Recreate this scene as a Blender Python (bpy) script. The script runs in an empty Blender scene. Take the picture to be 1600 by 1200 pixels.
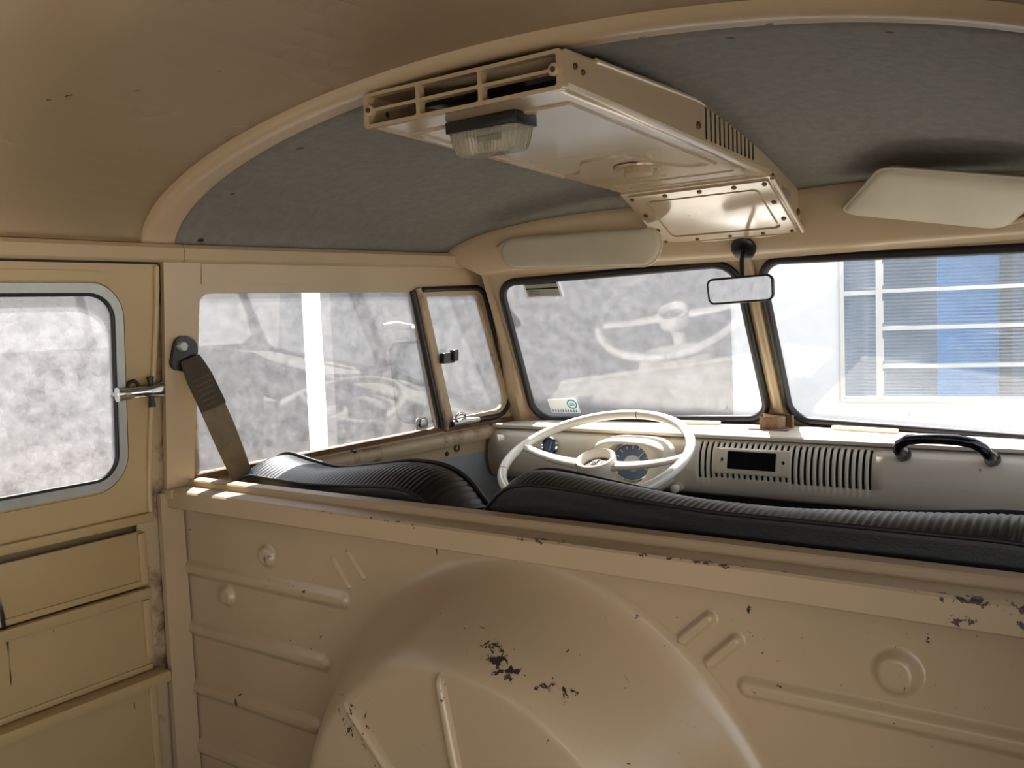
import bpy, bmesh, math, random
import numpy as np
from mathutils import Vector, Matrix

random.seed(7)
scene = bpy.context.scene
COL = scene.collection
rad = math.radians

# ------------------------------------------------------------------ camera
FPX, YAW, PITCH, ROLL = 1430.0, 35.75, -4.40, 2.29
CAM = Vector((0.727, -1.017, 1.05))
yw, pt, rl = rad(YAW), rad(PITCH), rad(ROLL)
fwd = Vector((-math.sin(yw) * math.cos(pt), math.cos(yw) * math.cos(pt), math.sin(pt)))
rt = fwd.cross(Vector((0, 0, 1))).normalized()
up = rt.cross(fwd)
rt2 = rt * math.cos(rl) - up * math.sin(rl)
up2 = up * math.cos(rl) + rt * math.sin(rl)
cam_data = bpy.data.cameras.new('camera')
cam = bpy.data.objects.new('camera', cam_data)
COL.objects.link(cam)
m = Matrix((rt2, up2, -fwd)).transposed().to_4x4()
m.translation = CAM
cam.matrix_world = m
cam_data.sensor_width = 36.0
cam_data.lens = FPX / 1600.0 * 36.0
cam_data.clip_start = 0.02
scene.camera = cam

# ------------------------------------------------------------------ light
SUN_DIR = Vector((-0.431, 0.551, 1.0)).normalized()      # towards the sun
world = bpy.data.worlds.new('sky')
scene.world = world
world.use_nodes = True
wn = world.node_tree.nodes
wl = world.node_tree.links
bg = wn['Background']
sky = wn.new('ShaderNodeTexSky')
sky.sky_type = 'NISHITA'
sky.sun_disc = False
sky.sun_elevation = math.asin(SUN_DIR.z)
sky.sun_rotation = math.atan2(SUN_DIR.x, SUN_DIR.y)
sky.air_density = 1.0
sky.dust_density = 2.0
hsv = wn.new('ShaderNodeHueSaturation')
hsv.inputs['Saturation'].default_value = 0.32
wl.new(sky.outputs[0], hsv.inputs['Color'])
wl.new(hsv.outputs[0], bg.inputs[0])
bg.inputs[1].default_value = 0.36
sun_data = bpy.data.lights.new('sun_offscreen', 'SUN')
sun_data.energy = 14.0
sun_data.angle = rad(0.6)
sun_data.color = (1.0, 0.94, 0.86)
sun = bpy.data.objects.new('sun_offscreen', sun_data)
COL.objects.link(sun)
sun.rotation_euler = SUN_DIR.to_track_quat('Z', 'Y').to_euler()
sun.location = SUN_DIR * 8

scene.view_settings.view_transform = 'Standard'
scene.view_settings.look = 'None'
scene.view_settings.gamma = 1.0
scene.view_settings.use_curve_mapping = False
scene.view_settings.exposure = 0.80
scene.cycles.max_bounces = 16
scene.cycles.diffuse_bounces = 7
scene.cycles.transparent_max_bounces = 24
scene.cycles.caustics_reflective = False
scene.cycles.caustics_refractive = False
scene.cycles.sample_clamp_indirect = 6.0

# ------------------------------------------------------------------ materials
def lin(r, g, b):
    f = lambda c: c / 12.92 if c <= 0.04045 else ((c + 0.055) / 1.055) ** 2.4
    return (f(r / 255), f(g / 255), f(b / 255), 1.0)

def new_mat(name):
    mt = bpy.data.materials.new(name)
    mt.use_nodes = True
    return mt, mt.node_tree.nodes, mt.node_tree.links, mt.node_tree.nodes['Principled BSDF']

def ramp(nodes, links, src, p0, p1, c0=(0, 0, 0, 1), c1=(1, 1, 1, 1)):
    r = nodes.new('ShaderNodeValToRGB')
    r.color_ramp.elements[0].position = p0
    r.color_ramp.elements[1].position = p1
    r.color_ramp.elements[0].color = c0
    r.color_ramp.elements[1].color = c1
    links.new(src, r.inputs[0])
    return r.outputs[0]

def noise(nodes, links, co, scale, detail=4, rough=0.6, stretch=None, distort=0.0):
    if stretch:
        mp = nodes.new('ShaderNodeMapping')
        mp.inputs['Scale'].default_value = stretch
        links.new(co, mp.inputs[0])
        co = mp.outputs[0]
    n = nodes.new('ShaderNodeTexNoise')
    n.inputs['Scale'].default_value = scale
    n.inputs['Detail'].default_value = detail
    n.inputs['Roughness'].default_value = rough
    n.inputs['Distortion'].default_value = distort
    links.new(co, n.inputs['Vector'])
    return n.outputs[0]

def mul(nodes, links, a, b):
    x = nodes.new('ShaderNodeMath')
    x.operation = 'MULTIPLY'
    links.new(a, x.inputs[0])
    if isinstance(b, float):
        x.inputs[1].default_value = b
    else:
        links.new(b, x.inputs[1])
    return x.outputs[0]

def mixc(nodes, links, fac, a, b):
    x = nodes.new('ShaderNodeMix')
    x.data_type = 'RGBA'
    links.new(fac, x.inputs[0])
    for s, v in ((6, a), (7, b)):
        if isinstance(v, tuple):
            x.inputs[s].default_value = v
        else:
            links.new(v, x.inputs[s])
    return x.outputs[2]

def paint(name, rgb, rough=0.35, chips=0.0, rust=0.0, coat=0.0, chip_col=(34, 30, 38), mott=0.10, bump=0.02, spots=(), scratch=True):
    """Old sprayed steel paint: blotchy tone, dark chips and scratches, optional rust."""
    mt, n, l, p = new_mat(name)
    tc = n.new('ShaderNodeTexCoord')
    co = tc.outputs['Object']
    base = lin(*rgb)
    dark = tuple(c * (1 - mott * 1.6) for c in base[:3]) + (1,)
    light = tuple(min(1, c * (1 + mott * 0.7)) for c in base[:3]) + (1,)
    col = ramp(n, l, noise(n, l, co, 2.2, 3, 0.5), 0.25, 0.75, dark, light)
    if chips:
        fine = noise(n, l, co, 75.0, 7, 0.68, distort=0.5)
        big = ramp(n, l, noise(n, l, co, 4.0, 3, 0.5), 0.40, 0.75, (0, 0, 0, 1), (0.10, 0.10, 0.10, 1))
        def plus(x, y):
            q = n.new('ShaderNodeMath'); q.operation = 'ADD'
            l.new(x, q.inputs[0]); l.new(y, q.inputs[1])
            return q.outputs[0]
        val = plus(fine, big)
        for (c, r, k, *ry) in spots:            # places where something has rubbed the paint away
            mp = n.new('ShaderNodeMapping')
            mp.vector_type = 'TEXTURE'
            mp.inputs['Location'].default_value = c
            mp.inputs['Scale'].default_value = r
            mp.inputs['Rotation'].default_value = (0, rad(ry[0]) if ry else 0, 0)
            l.new(co, mp.inputs[0])
            ln = n.new('ShaderNodeVectorMath'); ln.operation = 'LENGTH'
            l.new(mp.outputs[0], ln.inputs[0])
            val = plus(val, ramp(n, l, ln.outputs['Value'], 0.0, 1.0, (k, k, k, 1), (0, 0, 0, 1)))
        t0 = 0.785 - 0.05 * min(chips, 1.3)
        f1 = ramp(n, l, val, t0, t0 + 0.012)
        ln2 = noise(n, l, co, 26.0, 2, 0.4, (1.0, 1.0, 0.16), 0.8)
        thr = (0.775 if scratch else 2.0) - 0.02 * chips
        scr = ramp(n, l, ln2, min(0.99, thr - 0.01), min(1.0, thr))
        ad = n.new('ShaderNodeMath'); ad.operation = 'MAXIMUM'
        l.new(f1, ad.inputs[0]); l.new(scr, ad.inputs[1])
        col = mixc(n, l, ad.outputs[0], col, lin(*chip_col))
    if rust:
        rb = ramp(n, l, noise(n, l, co, 9.0, 6, 0.65), 0.62 - 0.16 * rust, 0.72 - 0.10 * rust)
        rc = ramp(n, l, noise(n, l, co, 30.0, 4), 0.3, 0.7, lin(72, 40, 24), lin(128, 84, 52))
        col = mixc(n, l, rb, col, rc)
    l.new(col, p.inputs['Base Color'])
    rr = ramp(n, l, noise(n, l, co, 3.0, 3), 0.25, 0.75, (rough * 0.85,) * 3 + (1,), (rough * 1.2,) * 3 + (1,))
    l.new(rr, p.inputs['Roughness'])
    p.inputs['Coat Weight'].default_value = coat
    p.inputs['Coat Roughness'].default_value = 0.12
    if bump:
        b = n.new('ShaderNodeBump')
        b.inputs['Strength'].default_value = bump * 4
        b.inputs['Distance'].default_value = 0.002
        l.new(noise(n, l, co, 18.0, 4), b.inputs['Height'])
        l.new(b.outputs[0], p.inputs['Normal'])
    return mt

def simple(name, rgb, rough=0.5, metal=0.0, spec=0.5, var=0.0, scale=20.0, bump=0.0, bscale=200.0):
    mt, n, l, p = new_mat(name)
    base = lin(*rgb)
    p.inputs['Roughness'].default_value = rough
    p.inputs['Metallic'].default_value = metal
    p.inputs['Specular IOR Level'].default_value = spec
    tc = n.new('ShaderNodeTexCoord')
    co = tc.outputs['Object']
    a = tuple(c * (1 - var) for c in base[:3]) + (1,)
    b = tuple(min(1, c * (1 + var)) for c in base[:3]) + (1,)
    l.new(ramp(n, l, noise(n, l, co, scale, 5), 0.3, 0.7, a, b), p.inputs['Base Color'])
    if bump:
        bn = n.new('ShaderNodeBump')
        bn.inputs['Strength'].default_value = bump
        bn.inputs['Distance'].default_value = 0.001
        l.new(noise(n, l, co, bscale, 3), bn.inputs['Height'])
        l.new(bn.outputs[0], p.inputs['Normal'])
    return mt

def dusty_glass(name, lo, hi, scale=9.0, refl=1.0, tint=(0.93, 0.95, 0.97), dust=(205, 205, 208)):
    """Thin pane: see-through, a mirror-like fresnel reflection, and a patchy film of dust that scatters light."""
    mt, n, l, p = new_mat(name)
    n.remove(p)
    out = n['Material Output']
    tc = n.new('ShaderNodeTexCoord')
    co = tc.outputs['Object']
    tr = n.new('ShaderNodeBsdfTransparent')
    tr.inputs[0].default_value = tint + (1,)
    df = n.new('ShaderNodeBsdfDiffuse')
    df.inputs[0].default_value = lin(*dust)
    tl = n.new('ShaderNodeBsdfTranslucent')
    tl.inputs[0].default_value = lin(*dust)
    dm = n.new('ShaderNodeMixShader')
    dm.inputs[0].default_value = 0.6
    l.new(df.outputs[0], dm.inputs[1]); l.new(tl.outputs[0], dm.inputs[2])
    a = noise(n, l, co, scale, 8, 0.68)
    b = noise(n, l, co, scale * 9, 4, 0.7)
    ad = n.new('ShaderNodeMath'); ad.operation = 'MULTIPLY_ADD'
    l.new(b, ad.inputs[0]); ad.inputs[1].default_value = 0.45; l.new(a, ad.inputs[2])
    f = ramp(n, l, ad.outputs[0], 0.55, 0.90, (lo, lo, lo, 1), (hi, hi, hi, 1))
    m1 = n.new('ShaderNodeMixShader')
    l.new(f, m1.inputs[0]); l.new(tr.outputs[0], m1.inputs[1]); l.new(dm.outputs[0], m1.inputs[2])
    gl = n.new('ShaderNodeBsdfGlossy')
    gl.inputs['Roughness'].default_value = 0.0
    lw = n.new('ShaderNodeLayerWeight')
    lw.inputs[0].default_value = 0.5
    pw = n.new('ShaderNodeMath'); pw.operation = 'POWER'
    l.new(lw.outputs['Facing'], pw.inputs[0]); pw.inputs[1].default_value = 5.0
    fr = n.new('ShaderNodeMath'); fr.operation = 'MULTIPLY_ADD'
    l.new(pw.outputs[0], fr.inputs[0]); fr.inputs[1].default_value = 0.9 * refl; fr.inputs[2].default_value = 0.045 * refl
    fr.use_clamp = True
    m2 = n.new('ShaderNodeMixShader')
    l.new(fr.outputs[0], m2.inputs[0]); l.new(m1.outputs[0], m2.inputs[1]); l.new(gl.outputs[0], m2.inputs[2])
    l.new(m2.outputs[0], out.inputs[0])
    return mt

CREAM = (178, 156, 125)
M = {}
M['cream'] = paint('cream_paint', CREAM, 0.38, 0.25, coat=0.15)
M['bulkhead'] = paint('bulkhead_paint', CREAM, 0.34, 1.25, coat=0.35, bump=0.02, spots=[
    ((0.035, -0.13, 0.618), (0.085, 0.08, 0.017), 0.27, 25), ((0.13, -0.12, 0.59), (0.06, 0.08, 0.014), 0.17, 20), ((-0.30, -0.1, 0.42), (0.05, 0.1, 0.10), 0.10),
    ((-0.535, 0.0, 0.642), (0.020, 0.03, 0.030), 0.20), ((-0.655, 0.0, 0.552), (0.020, 0.03, 0.026), 0.20), ((-0.46, 0.0, 0.602), (0.05, 0.03, 0.010), 0.16),
    ((0.33, -0.05, 0.665), (0.10, 0.05, 0.03), 0.08), ((-0.45, 0.0, 0.52), (0.08, 0.05, 0.05), 0.10), ((-0.20, -0.15, 0.50), (0.06, 0.03, 0.06), 0.12), ((-0.03, -0.15, 0.57), (0.02, 0.03, 0.07), 0.16)])
M['rail'] = paint('rail_paint', CREAM, 0.45, 1.1, scratch=False, chip_col=(66, 50, 54), coat=0.0, spots=[
    ((0.05, -0.036, 0.7495), (0.10, 0.02, 0.006), 0.22), ((0.30, -0.036, 0.7495), (0.20, 0.02, 0.0045), 0.20), ((0.58, -0.036, 0.747), (0.10, 0.02, 0.010), 0.24), ((0.56, -0.036, 0.727), (0.02, 0.02, 0.012), 0.26),
    ((0.63, -0.036, 0.735), (0.03, 0.02, 0.02), 0.24), ((-0.25, -0.036, 0.7495), (0.25, 0.02, 0.003), 0.15), ((-0.55, -0.036, 0.72), (0.1, 0.02, 0.004), 0.12)])
M['door'] = paint('door_paint', (174, 150, 108), 0.42, 0.25, coat=0.1)
M['ceiling'] = paint('ceiling_paint', CREAM, 0.24, 0.12, coat=0.6, mott=0.03, bump=0.0)
M['dash'] = paint('dash_paint', (216, 206, 188), 0.40, 0.12, coat=0.1, mott=0.05)
M['duct'] = paint('duct_paint', CREAM, 0.22, 0.10, coat=0.9, mott=0.06, bump=0.01)
M['rusty'] = paint('rusty_cream_paint', CREAM, 0.5, 0.6, rust=0.55)
M['bracket'] = paint('rusty_bracket_steel', (132, 104, 80), 0.55, 0.3, rust=0.6)
M['rust'] = paint('rusted_sill', (110, 78, 52), 0.75, 0.3, rust=1.0)
M['wheel'] = paint('ivory_bakelite', (232, 226, 212), 0.22, 0.0, coat=0.4, mott=0.03, bump=0.0)
M['headliner'] = simple('grey_headliner_vinyl', (112, 108, 101), 0.7, var=0.14, scale=60, bump=1.0, bscale=220)
M['visor'] = simple('cream_visor_vinyl', (196, 186, 164), 0.6, var=0.05, scale=12, bump=0.2, bscale=150)
M['vinyl'] = simple('black_pleated_vinyl', (13, 13, 15), 0.33, var=0.25, scale=14, bump=0.25, bscale=300)
M['rubber'] = simple('black_rubber', (24, 23, 27), 0.5, var=0.2)
M['black'] = simple('black_plastic', (16, 16, 18), 0.3)
M['handle'] = simple('gloss_black_plastic', (12, 13, 20), 0.16)
M['grime'] = simple('dirt_in_the_crack', (30, 26, 22), 0.9)
M['chrome'] = simple('chrome', (205, 205, 205), 0.12, 1.0)
M['alu'] = simple('dull_aluminium', (178, 180, 176), 0.45, 0.75, var=0.1)
M['dull_alu'] = simple('weathered_aluminium', (120, 122, 124), 0.6, 0.3, var=0.15)
M['screw'] = simple('rusty_screw', (92, 66, 46), 0.5, 0.6, var=0.3)
M['mirror'] = simple('mirror_glass', (225, 228, 232), 0.03, 1.0)
M['dull_mirror'] = simple('dusty_mirror', (142, 150, 160), 0.06, 1.0)
M['webbing'] = simple('grey_brown_webbing', (104, 92, 72), 0.85, var=0.2, scale=30, bump=0.8, bscale=500)
M['webbing_dark'] = simple('dark_webbing', (66, 58, 48), 0.85, var=0.2, scale=30, bump=0.8, bscale=400)
M['card'] = simple('grey_door_card', (140, 146, 148), 0.6, var=0.06)
M['dial'] = simple('blue_grey_dial', (70, 92, 112), 0.35, var=0.1)
M['dial_light'] = simple('pale_dial_print', (190, 196, 198), 0.5)
M['rubber_floor'] = simple('dark_rubber_floor', (58, 56, 52), 0.8, var=0.15)
M['glass_ws'] = dusty_glass('dusty_windscreen_glass', 0.035, 0.09, 34.0, refl=1.3)
M['glass_ws2'] = dusty_glass('clean_windscreen_glass', 0.01, 0.04, 7.0)
M['glass_side'] = dusty_glass('dirty_side_glass', 0.04, 0.17, 34.0, refl=1.3)
M['glass_rear'] = dusty_glass('grimy_rear_glass', 0.08, 0.38, 30.0)
M['cement'] = simple('grey_cement_render', (132, 130, 130), 0.9, var=0.12, scale=5, bump=0.6, bscale=30)
M['white_wall'] = simple('white_limewash', (243, 242, 239), 0.85, var=0.03, scale=2)
M['ground'] = simple('pale_concrete', (176, 172, 164), 0.9, var=0.12, scale=3)
M['white_metal'] = simple('white_window_frame', (226, 224, 216), 0.5, var=0.05)
M['blue'] = simple('blue_board', (64, 134, 196), 0.6, var=0.1)
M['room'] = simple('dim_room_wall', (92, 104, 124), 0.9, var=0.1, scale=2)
M['white_sticker'] = simple('sticker_white', (232, 236, 240), 0.6)
M['blue_sticker'] = simple('sticker_blue', (32, 132, 168), 0.6)
M['grey_sticker'] = simple('sticker_grey', (150, 148, 140), 0.6)

# clear ribbed lamp lens
mt, n_, l_, p_ = new_mat('ribbed_clear_lens')
p_.inputs['Base Color'].default_value = lin(226, 220, 200)
p_.inputs['Roughness'].default_value = 0.18
p_.inputs['Transmission Weight'].default_value = 0.75
p_.inputs['IOR'].default_value = 1.3
M['lens'] = mt
# fluted louvre glass
def fluted_mat():
    mt, n, l, p = new_mat('fluted_glass')
    n.remove(p)
    out = n['Material Output']
    tc = n.new('ShaderNodeTexCoord')
    sx = n.new('ShaderNodeSeparateXYZ')
    l.new(tc.outputs['Object'], sx.inputs[0])
    sn = n.new('ShaderNodeMath'); sn.operation = 'MULTIPLY'
    l.new(sx.outputs[2], sn.inputs[0]); sn.inputs[1].default_value = 2 * math.pi / 0.0128
    s2 = n.new('ShaderNodeMath'); s2.operation = 'SINE'
    l.new(sn.outputs[0], s2.inputs[0])
    nz = noise(n, l, tc.outputs['Object'], 6.0, 5, 0.6, (0.5, 0.5, 3.0))
    ad = n.new('ShaderNodeMath'); ad.operation = 'MULTIPLY_ADD'
    l.new(nz, ad.inputs[0]); ad.inputs[1].default_value = 1.6; l.new(s2.outputs[0], ad.inputs[2])
    f = ramp(n, l, ad.outputs[0], 0.35, 1.0, (0.05, 0.05, 0.05, 1), (0.24, 0.24, 0.24, 1))  # dust film banded along the flutes, painting in their light lines
    tr = n.new('ShaderNodeBsdfTransparent'); tr.inputs[0].default_value = (0.80, 0.86, 0.90, 1)
    df = n.new('ShaderNodeBsdfDiffuse'); df.inputs[0].default_value = lin(200, 206, 208)
    m1 = n.new('ShaderNodeMixShader')
    l.new(f, m1.inputs[0]); l.new(tr.outputs[0], m1.inputs[1]); l.new(df.outputs[0], m1.inputs[2])
    gl = n.new('ShaderNodeBsdfGlossy'); gl.inputs['Roughness'].default_value = 0.05
    m2 = n.new('ShaderNodeMixShader'); m2.inputs[0].default_value = 0.07
    l.new(m1.outputs[0], m2.inputs[1]); l.new(gl.outputs[0], m2.inputs[2])
    l.new(m2.outputs[0], out.inputs[0])
    return mt
M['fluted'] = fluted_mat()

# ------------------------------------------------------------------ mesh helpers
def finish(name, me, mat, parent=None, smooth=35, kind=None):
    if mat is not None:
        me.materials.append(M[mat] if isinstance(mat, str) else mat)
    if smooth:
        for p in me.polygons:
            p.use_smooth = True
        me.set_sharp_from_angle(angle=rad(smooth))
    o = bpy.data.objects.new(name, me)
    COL.objects.link(o)
    if parent is not None:
        o.parent = parent
        if parent.type == 'EMPTY':
            o.matrix_parent_inverse = Matrix.Translation(parent.location).inverted()
    if kind:
        o['kind'] = kind
    return o

def from_bm(name, bm, mat, parent=None, smooth=35, kind=None, recalc=True):
    if recalc:
        bmesh.ops.recalc_face_normals(bm, faces=bm.faces)
    me = bpy.data.meshes.new(name)
    bm.to_mesh(me)
    bm.free()
    return finish(name, me, mat, parent, smooth, kind)

def tag(o, label=None, cat=None, group=None, kind=None):
    if label: o['label'] = label
    if cat: o['category'] = cat
    if group: o['group'] = group
    if kind: o['kind'] = kind
    return o

def empty(name, loc, label=None, cat=None, group=None, kind=None):
    o = bpy.data.objects.new(name, None)
    o.empty_display_size = 0.05
    o.location = loc
    COL.objects.link(o)
    return tag(o, label, cat, group, kind)

def rpoly(pts, r, n=6):
    """Polygon with rounded corners (2D)."""
    out = []
    k = len(pts)
    rr = r if isinstance(r, (list, tuple)) else [r] * k
    for i in range(k):
        p, a, b = Vector(pts[i]), Vector(pts[i - 1]), Vector(pts[(i + 1) % k])
        u, v = (a - p).normalized(), (b - p).normalized()
        if rr[i] <= 0:
            out.append(p); continue
        ang = u.angle(v)
        d = rr[i] / math.tan(ang / 2)
        s, e = p + u * d, p + v * d
        c = p + (u + v).normalized() * (rr[i] / math.sin(ang / 2))
        a0 = math.atan2(s.y - c.y, s.x - c.x)
        a1 = math.atan2(e.y - c.y, e.x - c.x)
        da = (a1 - a0 + math.pi) % (2 * math.pi) - math.pi
        for j in range(n + 1):
            t = a0 + da * j / n
            out.append(Vector((c.x + rr[i] * math.cos(t), c.y + rr[i] * math.sin(t))))
    return out

def rect(u0, v0, u1, v1, r=0.0, n=6):
    return rpoly([(u0, v0), (u1, v0), (u1, v1), (u0, v1)], r, n)

def circle(cu, cv, r, n=24, rv=None):
    rv = rv or r
    return [Vector((cu + r * math.cos(2 * math.pi * i / n), cv + rv * math.sin(2 * math.pi * i / n))) for i in range(n)]

def plate(name, outer, holes, mapf, thick, mat, parent=None, smooth=30, kind=None, w0=0.0):
    """Flat sheet with holes, extruded to a thickness; mapf(u, v, w) places it."""
    bm = bmesh.new()
    edges = []
    for loop in [outer] + list(holes):
        vs = [bm.verts.new((p[0], p[1], 0)) for p in loop]
        for i in range(len(vs)):
            edges.append(bm.edges.new((vs[i - 1], vs[i])))
    bmesh.ops.triangle_fill(bm, edges=edges, use_beauty=True, use_dissolve=False, normal=(0, 0, 1))
    ext = bmesh.ops.extrude_face_region(bm, geom=bm.faces[:])
    for v in ext['geom']:
        if isinstance(v, bmesh.types.BMVert):
            v.co.z = thick
    bmesh.ops.recalc_face_normals(bm, faces=bm.faces)
    for v in bm.verts:
        v.co = Vector(mapf(v.co.x, v.co.y, v.co.z + w0))
    return from_bm(name, bm, mat, parent, smooth, kind)

def planemap(P0, U, V, N):
    P0, U, V, N = Vector(P0), Vector(U), Vector(V), Vector(N)
    return lambda u, v, w: P0 + U * u + V * v + N * w

def grid(name, rows, mat, parent=None, closed_u=False, closed_v=False, smooth=60, kind=None, thick=0.0, caps=False):
    """Loft through rows of points; optional solidify backwards from the face normal."""
    bm = bmesh.new()
    R = [[bm.verts.new(p) for p in r] for r in rows]
    nu, nv = len(R), len(R[0])
    for i in range(nu if closed_u else nu - 1):
        for j in range(nv if closed_v else nv - 1):
            a, b = R[i], R[(i + 1) % nu]
            q = (a[j], a[(j + 1) % nv], b[(j + 1) % nv], b[j])
            if len(set(q)) == 4:
                try: bm.faces.new(q)
                except ValueError: pass
    if caps:
        for r in (R[0], R[-1]):
            try: bm.faces.new(r)
            except ValueError: pass
    o = from_bm(name, bm, mat, parent, smooth, kind, recalc=(closed_v or closed_u))
    if thick:
        md = o.modifiers.new('thickness', 'SOLIDIFY')
        md.thickness = abs(thick)
        md.offset = -1 if thick > 0 else 1
    return o

def tube_rows(path, r, seg=10, closed=False, flat=None, upv=None):
    P = [Vector(p) for p in path]
    n = len(P)
    rows = []
    prev = None
    for i in range(n):
        if closed:
            t = P[(i + 1) % n] - P[i - 1]
        else:
            t = P[min(i + 1, n - 1)] - P[max(i - 1, 0)]
        t.normalize()
        if upv is not None:
            a = Vector(upv) - t * t.dot(Vector(upv))
            a.normalize()
        elif prev is None:
            a = t.orthogonal().normalized()
        else:
            a = (prev - t * t.dot(prev)).normalized()
        prev = a
        b = t.cross(a)
        rr = r[i] if isinstance(r, (list, tuple)) else r
        fb = flat or 1.0
        rows.append([P[i] + (a * math.cos(k) + b * math.sin(k) * fb) * rr for k in [2 * math.pi * j / seg for j in range(seg)]])
    return rows

def tube(name, path, r, mat, parent=None, seg=10, closed=False, flat=None, upv=None, smooth=60):
    return grid(name, tube_rows(path, r, seg, closed, flat, upv), mat, parent, closed_u=closed, closed_v=True, smooth=smooth, caps=not closed)

def box(name, lo, hi, mat, parent=None, bevel=0.0, seg=2, mapf=None, smooth=35, kind=None):
    bm = bmesh.new()
    bmesh.ops.create_cube(bm, size=1.0)
    for v in bm.verts:
        v.co = Vector(((lo[i] + hi[i]) / 2 + v.co[i] * (hi[i] - lo[i]) for i in range(3)))
    if bevel:
        bmesh.ops.bevel(bm, geom=bm.edges[:], offset=bevel, segments=seg, affect='EDGES', profile=0.5)
    if mapf:
        for v in bm.verts:
            v.co = Vector(mapf(*v.co))
    return from_bm(name, bm, mat, parent, smooth, kind)

def lathe(name, prof, P0, axis, mat, parent=None, seg=28, smooth=40):
    """prof: list of (radius, height along the axis)."""
    ax = Vector(axis).normalized()
    a = ax.orthogonal().normalized()
    b = ax.cross(a)
    rows = []
    for r, h in prof:
        r = max(r, 1e-5)
        rows.append([Vector(P0) + ax * h + (a * math.cos(t) + b * math.sin(t)) * r for t in [2 * math.pi * i / seg for i in range(seg)]])
    return grid(name, rows, mat, parent, closed_v=True, smooth=smooth, caps=True)

def disc_screw(name, P, axis, r, parent, mat='screw'):
    return lathe(name, [(r, -0.002), (r, 0.001), (r * 0.7, 0.0028), (0, 0.003)], P, axis, mat, parent, seg=10)

def interp(xs, ys, x):
    return float(np.interp(x, xs, ys))

def smoothstep(t):
    t = max(0.0, min(1.0, t))
    return t * t * (3 - 2 * t)

# ------------------------------------------------------------------ shapes of the van
HALF = 0.76
ZG = 1.195
def arch_pts(w, zc, n=48, dz=0.0):
    out = []
    for i in range(n + 1):
        t = -1 + 2 * i / n
        x = w * math.sin(math.pi / 2 * t)
        out.append((x, ZG + (zc - ZG) * max(0.0, 1 - (x / w) ** 2) ** 0.55 + dz))
    return out
def arch_z(x, w=HALF, zc=1.386):
    return ZG + (zc - ZG) * max(0.0, 1 - (x / w) ** 2) ** 0.55
def side_x(y, z):
    """Inner face of the left side: tapers in towards the nose and leans in above the belt."""
    return -0.78 + 0.095 * max(y, 0.0) + 0.07 * max(z - 0.75, 0.0)
sidemap = lambda y, z, w: (side_x(y, z) + w, y, z)
sidemap_r = lambda y, z, w: (-side_x(y, z) - w, y, z)
WP0 = Vector((0, 1.06, 0.77))
WU = Vector((-0.62, -0.096, 0.0)).normalized()
WV = Vector((0, -0.2, 0.38)).normalized()
WN = WU.cross(WV).normalized()
if WN.y > 0: WN = -WN
wsL = planemap(WP0, WU, WV, WN)
WUr = Vector((-WU.x, WU.y, WU.z))
WNr = Vector((-WN.x, WN.y, WN.z))
wsR = planemap(WP0, WUr, WV, WNr)

def struct(o, label, cat):
    return tag(o, label, cat, kind='structure')

# ------------------------------------------------------------------ cargo ceiling, roof, floor
rows = [[Vector((x, y, z)) for x, z in arch_pts(HALF, 1.386, 48, 0.012)] for y in (-0.05, -0.6, -1.2, -1.9, -2.6)]
o = grid('ceiling', rows, 'ceiling', smooth=60, thick=-0.006)
struct(o, 'glossy cream painted steel ceiling of the load bay', 'ceiling')
rows = []
for y, w, zc in ((-2.66, 0.80, 1.44), (-0.1, 0.80, 1.44), (0.3, 0.78, 1.435), (0.6, 0.755, 1.40), (0.8, 0.735, 1.345), (0.88, 0.70, 1.25), (0.9, 0.68, 1.20)):
    rows.append([Vector((x, y - 0.10 * abs(x) * max(0, min(1, (y - 0.3) * 2)), z)) for x, z in arch_pts(w, zc, 40)])
o = grid('roof', rows, 'cream', smooth=60, thick=0.004)
struct(o, 'outer roof skin of the van', 'roof')
o = box('floor', (-0.80, -2.66, -0.05), (0.80, 0.02, 0.0), 'rubber_floor')
struct(o, 'dark load bay floor of the van', 'floor')
o = box('floor', (-0.78, 0.02, -0.12), (0.78, 1.06, -0.08), 'rubber_floor')
struct(o, 'dark cab floor in front of the partition', 'floor')

# roof bow between load bay and cab
bow = []
for y, dz in ((-0.068, 0.016), (-0.064, 0.000), (-0.056, -0.008), (-0.040, -0.010), (-0.020, -0.004), (-0.008, -0.006), (0.0, -0.003), (0.004, 0.018)):
    bow.append([Vector((x, y, z)) for x, z in arch_pts(HALF - (0.0 if dz > 0 else 0.006), 1.386, 56, dz)])
o = grid('trim_1', bow, 'cream', smooth=50)
struct(o, 'curved cream roof bow between load bay and cab', 'roof bow')

# headliner of the cab
def hl_point(t, s):
    x = HALF * math.sin(math.pi / 2 * t)
    yend = 0.80 - 0.13 * abs(x)
    y = 0.0 + s * yend
    w = HALF - 0.095 * y
    xx = x * w / HALF
    zc = 1.390 - 0.122 * (y / 0.8) ** 2.2
    return Vector((xx, y, arch_z(xx, w, zc)))
rows = [[hl_point(-1 + 2 * i / 48, j / 20) for i in range(49)] for j in range(21)]
headliner = grid('ceiling_cab', rows, 'headliner', smooth=70, thick=0.006)
headliner.name = 'ceiling'
struct(headliner, 'sagging grey vinyl headliner over the cab', 'headliner')
for t in (-0.94, -0.66, -0.42, 0.26, 0.44):
    x = HALF * math.sin(math.pi / 2 * t)
    disc_screw('screw', (x * 0.99, 0.052, arch_z(x) - 0.0005), (-0.35 * t, 0, -1), 0.0085, headliner)

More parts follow.
